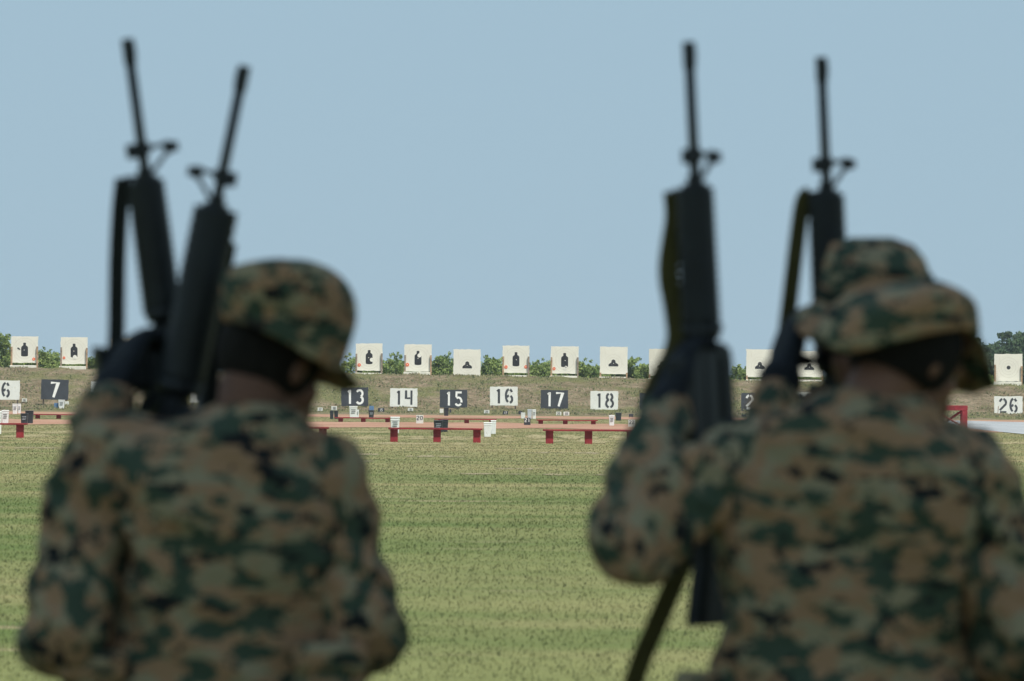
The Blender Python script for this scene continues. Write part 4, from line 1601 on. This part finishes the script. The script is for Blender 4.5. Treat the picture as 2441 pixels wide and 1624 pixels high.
def ring_spline(pts, n=48):
    """closed Catmull-Rom through world points"""
    m = len(pts)
    out = []
    for k in range(n):
        u = k / n * m
        i = int(u)
        f = u - i
        p0, p1, p2, p3 = pts[(i - 1) % m], pts[i % m], pts[(i + 1) % m], pts[(i + 2) % m]
        out.append(0.5 * ((2 * p1) + (p2 - p0) * f + (2 * p0 - 5 * p1 + 4 * p2 - p3) * f * f + (3 * p1 - p0 - 3 * p2 + p3) * f ** 3))
    return out


def px_cap(t, base, dc, rows, vin, vout, camo):
    """soft field cap built up from closed outlines (photo column, row, depth step), with a visor"""
    P = lambda r: [D(x, y, dc + o) for x, y, o in r]
    bm = bmesh.new()
    first = ring_spline(P(rows[0]))
    c = sum(first, Vector()) / len(first)
    rings = [[bm.verts.new(p + (c - p) * 0.08) for p in first]]
    for r in rows:
        rings.append([bm.verts.new(p + Vector((0, 0, mnoise.noise(p * 19) * 0.007))) for p in ring_spline(P(r))])
    bridge(bm, rings, False, True)
    cap = put('cap', shift(mesh_from_bm(bm, 'cap'), base), camo, t, True)
    sb = cap.modifiers.new('round', 'SUBSURF')
    sb.levels = sb.render_levels = 1
    bm = bmesh.new()
    a, b = P(vin), P(vout)
    q = []
    for k in range(13):
        u = k / 12 * (len(a) - 1)
        i = min(int(u), len(a) - 2)
        f = u - i
        q.append((a[i].lerp(a[i + 1], f), b[i].lerp(b[i + 1], f)))
    th = Vector((0, 0, -0.004))
    top = [[bm.verts.new(x), bm.verts.new(x.lerp(y, 0.55) + Vector((0, 0, 0.006))), bm.verts.new(y)] for x, y in q]
    bot = [[bm.verts.new(x + th), bm.verts.new(x.lerp(y, 0.55) + Vector((0, 0, 0.002))), bm.verts.new(y + th)] for x, y in q]
    for k in range(12):
        for j in range(2):
            bm.faces.new((top[k][j], top[k][j + 1], top[k + 1][j + 1], top[k + 1][j]))
            bm.faces.new((bot[k + 1][j], bot[k + 1][j + 1], bot[k][j + 1], bot[k][j]))
        bm.faces.new((top[k][2], bot[k][2], bot[k + 1][2], top[k + 1][2]))
    put('visor', shift(mesh_from_bm(bm, 'visor'), base), camo, cap, True)


# --- left soldier
dL = 8.72
bL = D(540, 1850, dL); bL.z = 0.0
rowsL = [(940, 500, 665, 0.055, 0.0), (960, 430, 705, 0.075, 0.0), (985, 335, 705, 0.095, 0.0), (1025, 258, 765, 0.115, 0.01), (1090, 245, 800, 0.130, 0.01), (1200, 282, 800, 0.140, 0.01),
         (1350, 278, 780, 0.140, 0.02), (1430, 248, 782, 0.135, 0.03), (1560, 205, 810, 0.145, 0.03), (1640, 205, 825, 0.145, 0.03), (1750, 215, 830, 0.150, 0.02), (1870, 215, 830, 0.150, 0.02)]
pantsL = [(1800, 235, 812, 0.135, 0.02), (1900, 232, 818, 0.140, 0.02), (1990, 240, 812, 0.130, 0.02)]
hipL = D(525, 1960, dL + 0.02)
hand_l = (D(364, 672, 9.04) - D(256, 892, 8.92), Vector((0.75, 0.65, 0.1)), Vector((-0.5, 0.4, 0.9)), (16, 40, 40))
tL, HL = soldier('soldier in woodland camouflage with a peaked field cap, head bowed to the right', bL, dL, rowsL, D(588, 955, dL), D(630, 842, dL + 0.03), 42, 31, 4,
        [(D(232, 1080, dL + 0.02), D(150, 1445, dL - 0.05), D(256, 892, 8.92), hand_l, 4.4),
         (D(766, 1112, dL + 0.01), D(826, 1452, dL - 0.02), D(700, 1560, dL + 0.24), (Vector((-1, 0.2, 0.05)), Vector((0, -0.9, -0.3)), Vector((0, 0.3, 1))), 0)],
        hipL, M['skin_dark'], M['camo'], 1.06, pantsL, 1.0)
px_cap(tL, bL, dL, [
    [(505, 738, 0), (560, 745, -.09), (650, 785, -.115), (735, 835, -.09), (785, 862, 0), (770, 840, .1), (650, 790, .12), (545, 745, .09)],
    [(512, 700, 0), (576, 698, -.094), (664, 732, -.114), (750, 784, -.09), (796, 806, 0), (790, 790, .1), (660, 740, .12), (548, 700, .09)],
    [(505, 668, 0), (575, 664, -.108), (678, 690, -.13), (772, 728, -.104), (824, 752, 0), (795, 725, .1), (670, 680, .12), (555, 660, .09)],
    [(510, 632, 0), (582, 624, -.106), (682, 634, -.127), (776, 660, -.102), (822, 690, 0), (790, 668, .1), (670, 632, .12), (560, 622, .09)],
    [(524, 612, 0), (590, 603, -.092), (680, 606, -.112), (766, 626, -.088), (806, 655, 0), (765, 628, .09), (680, 604, .10), (590, 600, .085)],
    [(570, 604, 0), (620, 600, -.05), (680, 602, -.06), (740, 610, -.05), (762, 620, 0), (740, 612, .05), (680, 602, .06), (620, 600, .05)],
    [(630, 599, 0), (650, 598, -.02), (675, 600, -.03), (695, 602, -.02), (705, 603, 0), (690, 601, .02), (670, 598, .03), (645, 598, .02)]],
    [(786, 850, -.02), (782, 848, .06), (740, 835, .105), (680, 815, .125)], [(804, 860, 0.0), (830, 886, .08), (792, 898, .15), (720, 872, .19)], M['camo_hat'])

# --- right soldier
dR = 8.62
bR = D(1950, 1850, dR); bR.z = 0.0
rowsR = [(912, 1905, 2110, 0.060, 0.0), (932, 1830, 2150, 0.080, 0.0), (962, 1745, 2165, 0.100, 0.0), (1010, 1690, 2240, 0.120, 0.0), (1085, 1662, 2275, 0.135, 0.0), (1200, 1655, 2275, 0.145, 0.01),
         (1350, 1665, 2235, 0.145, 0.02), (1480, 1660, 2225, 0.140, 0.02), (1600, 1640, 2260, 0.150, 0.02), (1750, 1640, 2260, 0.155, 0.02), (1870, 1640, 2260, 0.155, 0.02)]
pantsR = [(1800, 1660, 2240, 0.135, 0.02), (1900, 1655, 2245, 0.140, 0.02), (1990, 1665, 2240, 0.130, 0.02)]
hipR = D(1950, 1960, dR + 0.02)
hand_r = (D(1604, 715, 8.84) - D(1536, 930, 8.76), Vector((0.85, 0.5, 0.1)), Vector((-0.5, 0.4, 0.9)), (16, 40, 40))
tR, HR = soldier('soldier in woodland camouflage with a soft peaked cap pulled low at the right', bR, dR, rowsR, D(2010, 930, dR), D(2092, 832, dR + 0.03), 50, 30, 0,
        [(D(1700, 1080, dR + 0.0), D(1464, 1222, dR - 0.06), D(1534, 930, 8.76), hand_r, 3.0),
         (D(2228, 1108, dR), D(2345, 1460, dR - 0.02), D(2180, 1560, dR + 0.24), (Vector((-1, 0.2, 0.05)), Vector((0, -0.9, -0.3)), Vector((0, 0.3, 1))), 0)],
        hipR, M['skin_tan'], M['camo2'], 1.14, pantsR, 5.0)

px_cap(tR, bR, dR, [
    [(1868, 778, 0), (1945, 814, -.09), (2060, 787, -.12), (2170, 763, -.10), (2240, 760, 0), (2250, 800, .09), (2120, 820, .13), (1930, 800, .1)],
    [(1886, 738, 0), (1950, 768, -.09), (2060, 744, -.119), (2170, 722, -.099), (2242, 728, 0), (2242, 740, .09), (2110, 760, .13), (1940, 755, .1)],
    [(1905, 712, 0), (1965, 730, -.10), (2060, 712, -.13), (2170, 688, -.108), (2250, 700, 0), (2225, 705, .09), (2100, 720, .12), (1960, 718, .09)],
    [(1932, 684, 0), (1988, 692, -.085), (2066, 676, -.107), (2160, 654, -.09), (2228, 676, 0), (2200, 674, .08), (2100, 684, .11), (1980, 684, .08)],
    [(1985, 662, 0), (2020, 666, -.05), (2080, 656, -.065), (2150, 644, -.05), (2188, 655, 0), (2150, 650, .05), (2090, 655, .06), (2020, 660, .05)],
    [(2060, 648, 0), (2070, 649, -.015), (2088, 648, -.02), (2105, 645, -.015), (2115, 646, 0), (2105, 646, .015), (2088, 647, .02), (2070, 648, .015)]],
    [(2243, 765, -.01), (2248, 795, .06), (2190, 812, .11), (2100, 820, .135)], [(2272, 810, 0.0), (2292, 885, .08), (2240, 905, .16), (2120, 880, .20)], M['camo_cap'])

# --- soldier ahead, mostly hidden by the right one; only glove, wrist and sleeve show
dT = 9.34
bT = D(2040, 1850, dT); bT.z = 0.0
rowsT = [(925, 1955, 2110, 0.055, 0.0), (950, 1900, 2160, 0.075, 0.0), (985, 1840, 2220, 0.10, 0.0), (1080, 1800, 2270, 0.125, 0.0), (1200, 1805, 2265, 0.135, 0.0), (1350, 1810, 2260, 0.135, 0.0), (1600, 1805, 2260, 0.14, 0.0), (1800, 1800, 2265, 0.14, 0.0)]
pantsT = [(1730, 1815, 2250, 0.13, 0.0), (1820, 1815, 2250, 0.135, 0.0), (1890, 1820, 2245, 0.125, 0.0)]
hipT = D(2035, 1870, dT)
hand_t = (D(1862, 610, 9.44) - D(1800, 858, 9.34), Vector((0.85, 0.5, 0.1)), Vector((-0.5, 0.4, 0.9)), (14, 35, 40))
tT, HT = soldier('soldier ahead in a brimmed hat, mostly hidden, gripping a rifle with a black glove', bT, dT, rowsT, D(2030, 925, dT), D(2000, 770, dT + 0.02), 25, 14, 0,
        [(D(1835, 1040, dT), D(1742, 1105, dT - 0.18), D(1800, 858, 9.34), hand_t, 0.7),
         (D(2235, 1060, dT), D(2280, 1340, dT + 0.02), D(2200, 1410, dT + 0.24), (Vector((-1, 0.2, 0.05)), Vector((0, -0.9, -0.3)), Vector((0, 0.3, 1))), 0)],
        hipT, M['skin_tan'], M['camo'], 1.0, pantsT, 9.0, 0.78)

# brimmed hat of the soldier ahead: crown, band and a soft waving brim
inner = [(1884, 690, 0), (1930, 706, -.08), (2020, 700, -.10), (2110, 672, -.085), (2146, 655, 0), (2110, 672, .09), (2020, 700, .11), (1920, 695, .09)]
mid = [(1850, 708, 0), (1895, 745, -.11), (2030, 738, -.14), (2150, 708, -.12), (2205, 690, 0), (2150, 715, .12), (2030, 745, .15), (1905, 735, .13)]
outer = [(1826, 735, 0), (1872, 778, -.12), (2030, 765, -.16), (2170, 735, -.13), (2232, 715, 0), (2170, 745, .14), (2030, 775, .17), (1880, 770, .14)]
up1 = [(1890, 660, 0), (1932, 676, -.082), (2018, 672, -.102), (2104, 648, -.085), (2143, 632, 0), (2104, 648, .09), (2018, 670, .11), (1922, 665, .085)]
up2 = [(1896, 605, 0), (1935, 615, -.078), (2015, 618, -.098), (2092, 606, -.078), (2130, 594, 0), (2095, 600, .08), (2015, 612, .10), (1932, 608, .08)]
up3 = [(1912, 563, 0), (1948, 568, -.06), (2015, 572, -.08), (2078, 569, -.06), (2104, 564, 0), (2078, 564, .06), (2015, 566, .08), (1946, 564, .06)]
up4 = [(1962, 547, 0), (1977, 549, -.03), (2010, 551, -.04), (2044, 551, -.03), (2054, 550, 0), (2044, 549, .03), (2010, 548, .04), (1976, 547, .03)]
PT = lambda r: ring_spline([D(x, y, dT + o) for x, y, o in r])
bm = bmesh.new()
rings = [[bm.verts.new(p + Vector((0, 0, mnoise.noise(p * 17) * 0.006))) for p in PT(r)] for r in (inner, up1, up2, up3, up4)]
bridge(bm, rings, False, True)
hat = put('hat', shift(mesh_from_bm(bm, 'hat'), bT), M['camo_hat'], tT, True)
bm = bmesh.new()
th = Vector((0, 0, -0.006))
rr = [PT(r) for r in (inner, mid, outer)]
rings = [[bm.verts.new(p) for p in rr[0]], [bm.verts.new(p) for p in rr[1]], [bm.verts.new(p) for p in rr[2]],
         [bm.verts.new(p + th) for p in rr[2]], [bm.verts.new(p + th) for p in rr[1]], [bm.verts.new(p + th) for p in rr[0]]]
bridge(bm, rings, False, False)
put('brim', shift(mesh_from_bm(bm, 'brim'), bT), M['camo_hat'], hat, True)
bm = bmesh.new()
a_, b_ = PT(inner), PT(up1)
c0 = sum(a_, Vector()) / len(a_)
rings = [[bm.verts.new(p + (p - c0).normalized() * 0.004 + Vector((0, 0, 0.004))) for p in a_], [bm.verts.new(p + (p - c0).normalized() * 0.004) for p in b_]]
bridge(bm, rings, False, False)
put('hat_band', shift(mesh_from_bm(bm, 'hat_band'), bT), M['band'], hat, True)


# belt pouches at the soldiers' hips
for tt, bb, x, y, dd, w, h in ((tL, bL, 215, 1605, dL - 0.06, 0.055, 0.075), (tL, bL, 760, 1580, dL - 0.10, 0.06, 0.07), (tR, bR, 1615, 1640, dR + 0.02, 0.045, 0.065)):
    bm = bmesh.new()
    c = D(x, y, dd)
    box(bm, c.x - w, c.x + w, c.y - 0.04, c.y + 0.05, c.z - h, c.z + h, 0.93, 0.03)
    p = put('pouch', shift(mesh_from_bm(bm, 'pouch'), bb), M['camo2'], tt, True)
    bm = bmesh.new()
    box(bm, c.x - w * 1.04, c.x + w * 1.04, c.y - 0.047, c.y + 0.03, c.z + h * 0.35, c.z + h * 1.06, 1.0, 0.01)
    put('pouch_flap', shift(mesh_from_bm(bm, 'pouch_flap'), bb), M['camo2'], p, True)


# ------------------------------------------------------------------ summer haze over the range
bm = bmesh.new()
box(bm, -420, 420, -40, 900, -1.0, 14.0)
hz = obj('haze', bm, None)
hz['kind'] = 'stuff'
tag(hz, 'thin pale summer haze hanging over the range', 'haze')
hm = bpy.data.materials.new('haze')
hm.use_nodes = True
hm.node_tree.nodes.clear()
ho = hm.node_tree.nodes.new('ShaderNodeOutputMaterial')
hv = hm.node_tree.nodes.new('ShaderNodeVolumePrincipled')
hv.inputs['Color'].default_value = (0.80, 0.90, 1.0, 1)
hv.inputs['Density'].default_value = 0.00013
hv.inputs['Anisotropy'].default_value = 0.0
hm.node_tree.links.new(hv.outputs[0], ho.inputs['Volume'])
hz.data.materials.append(hm)
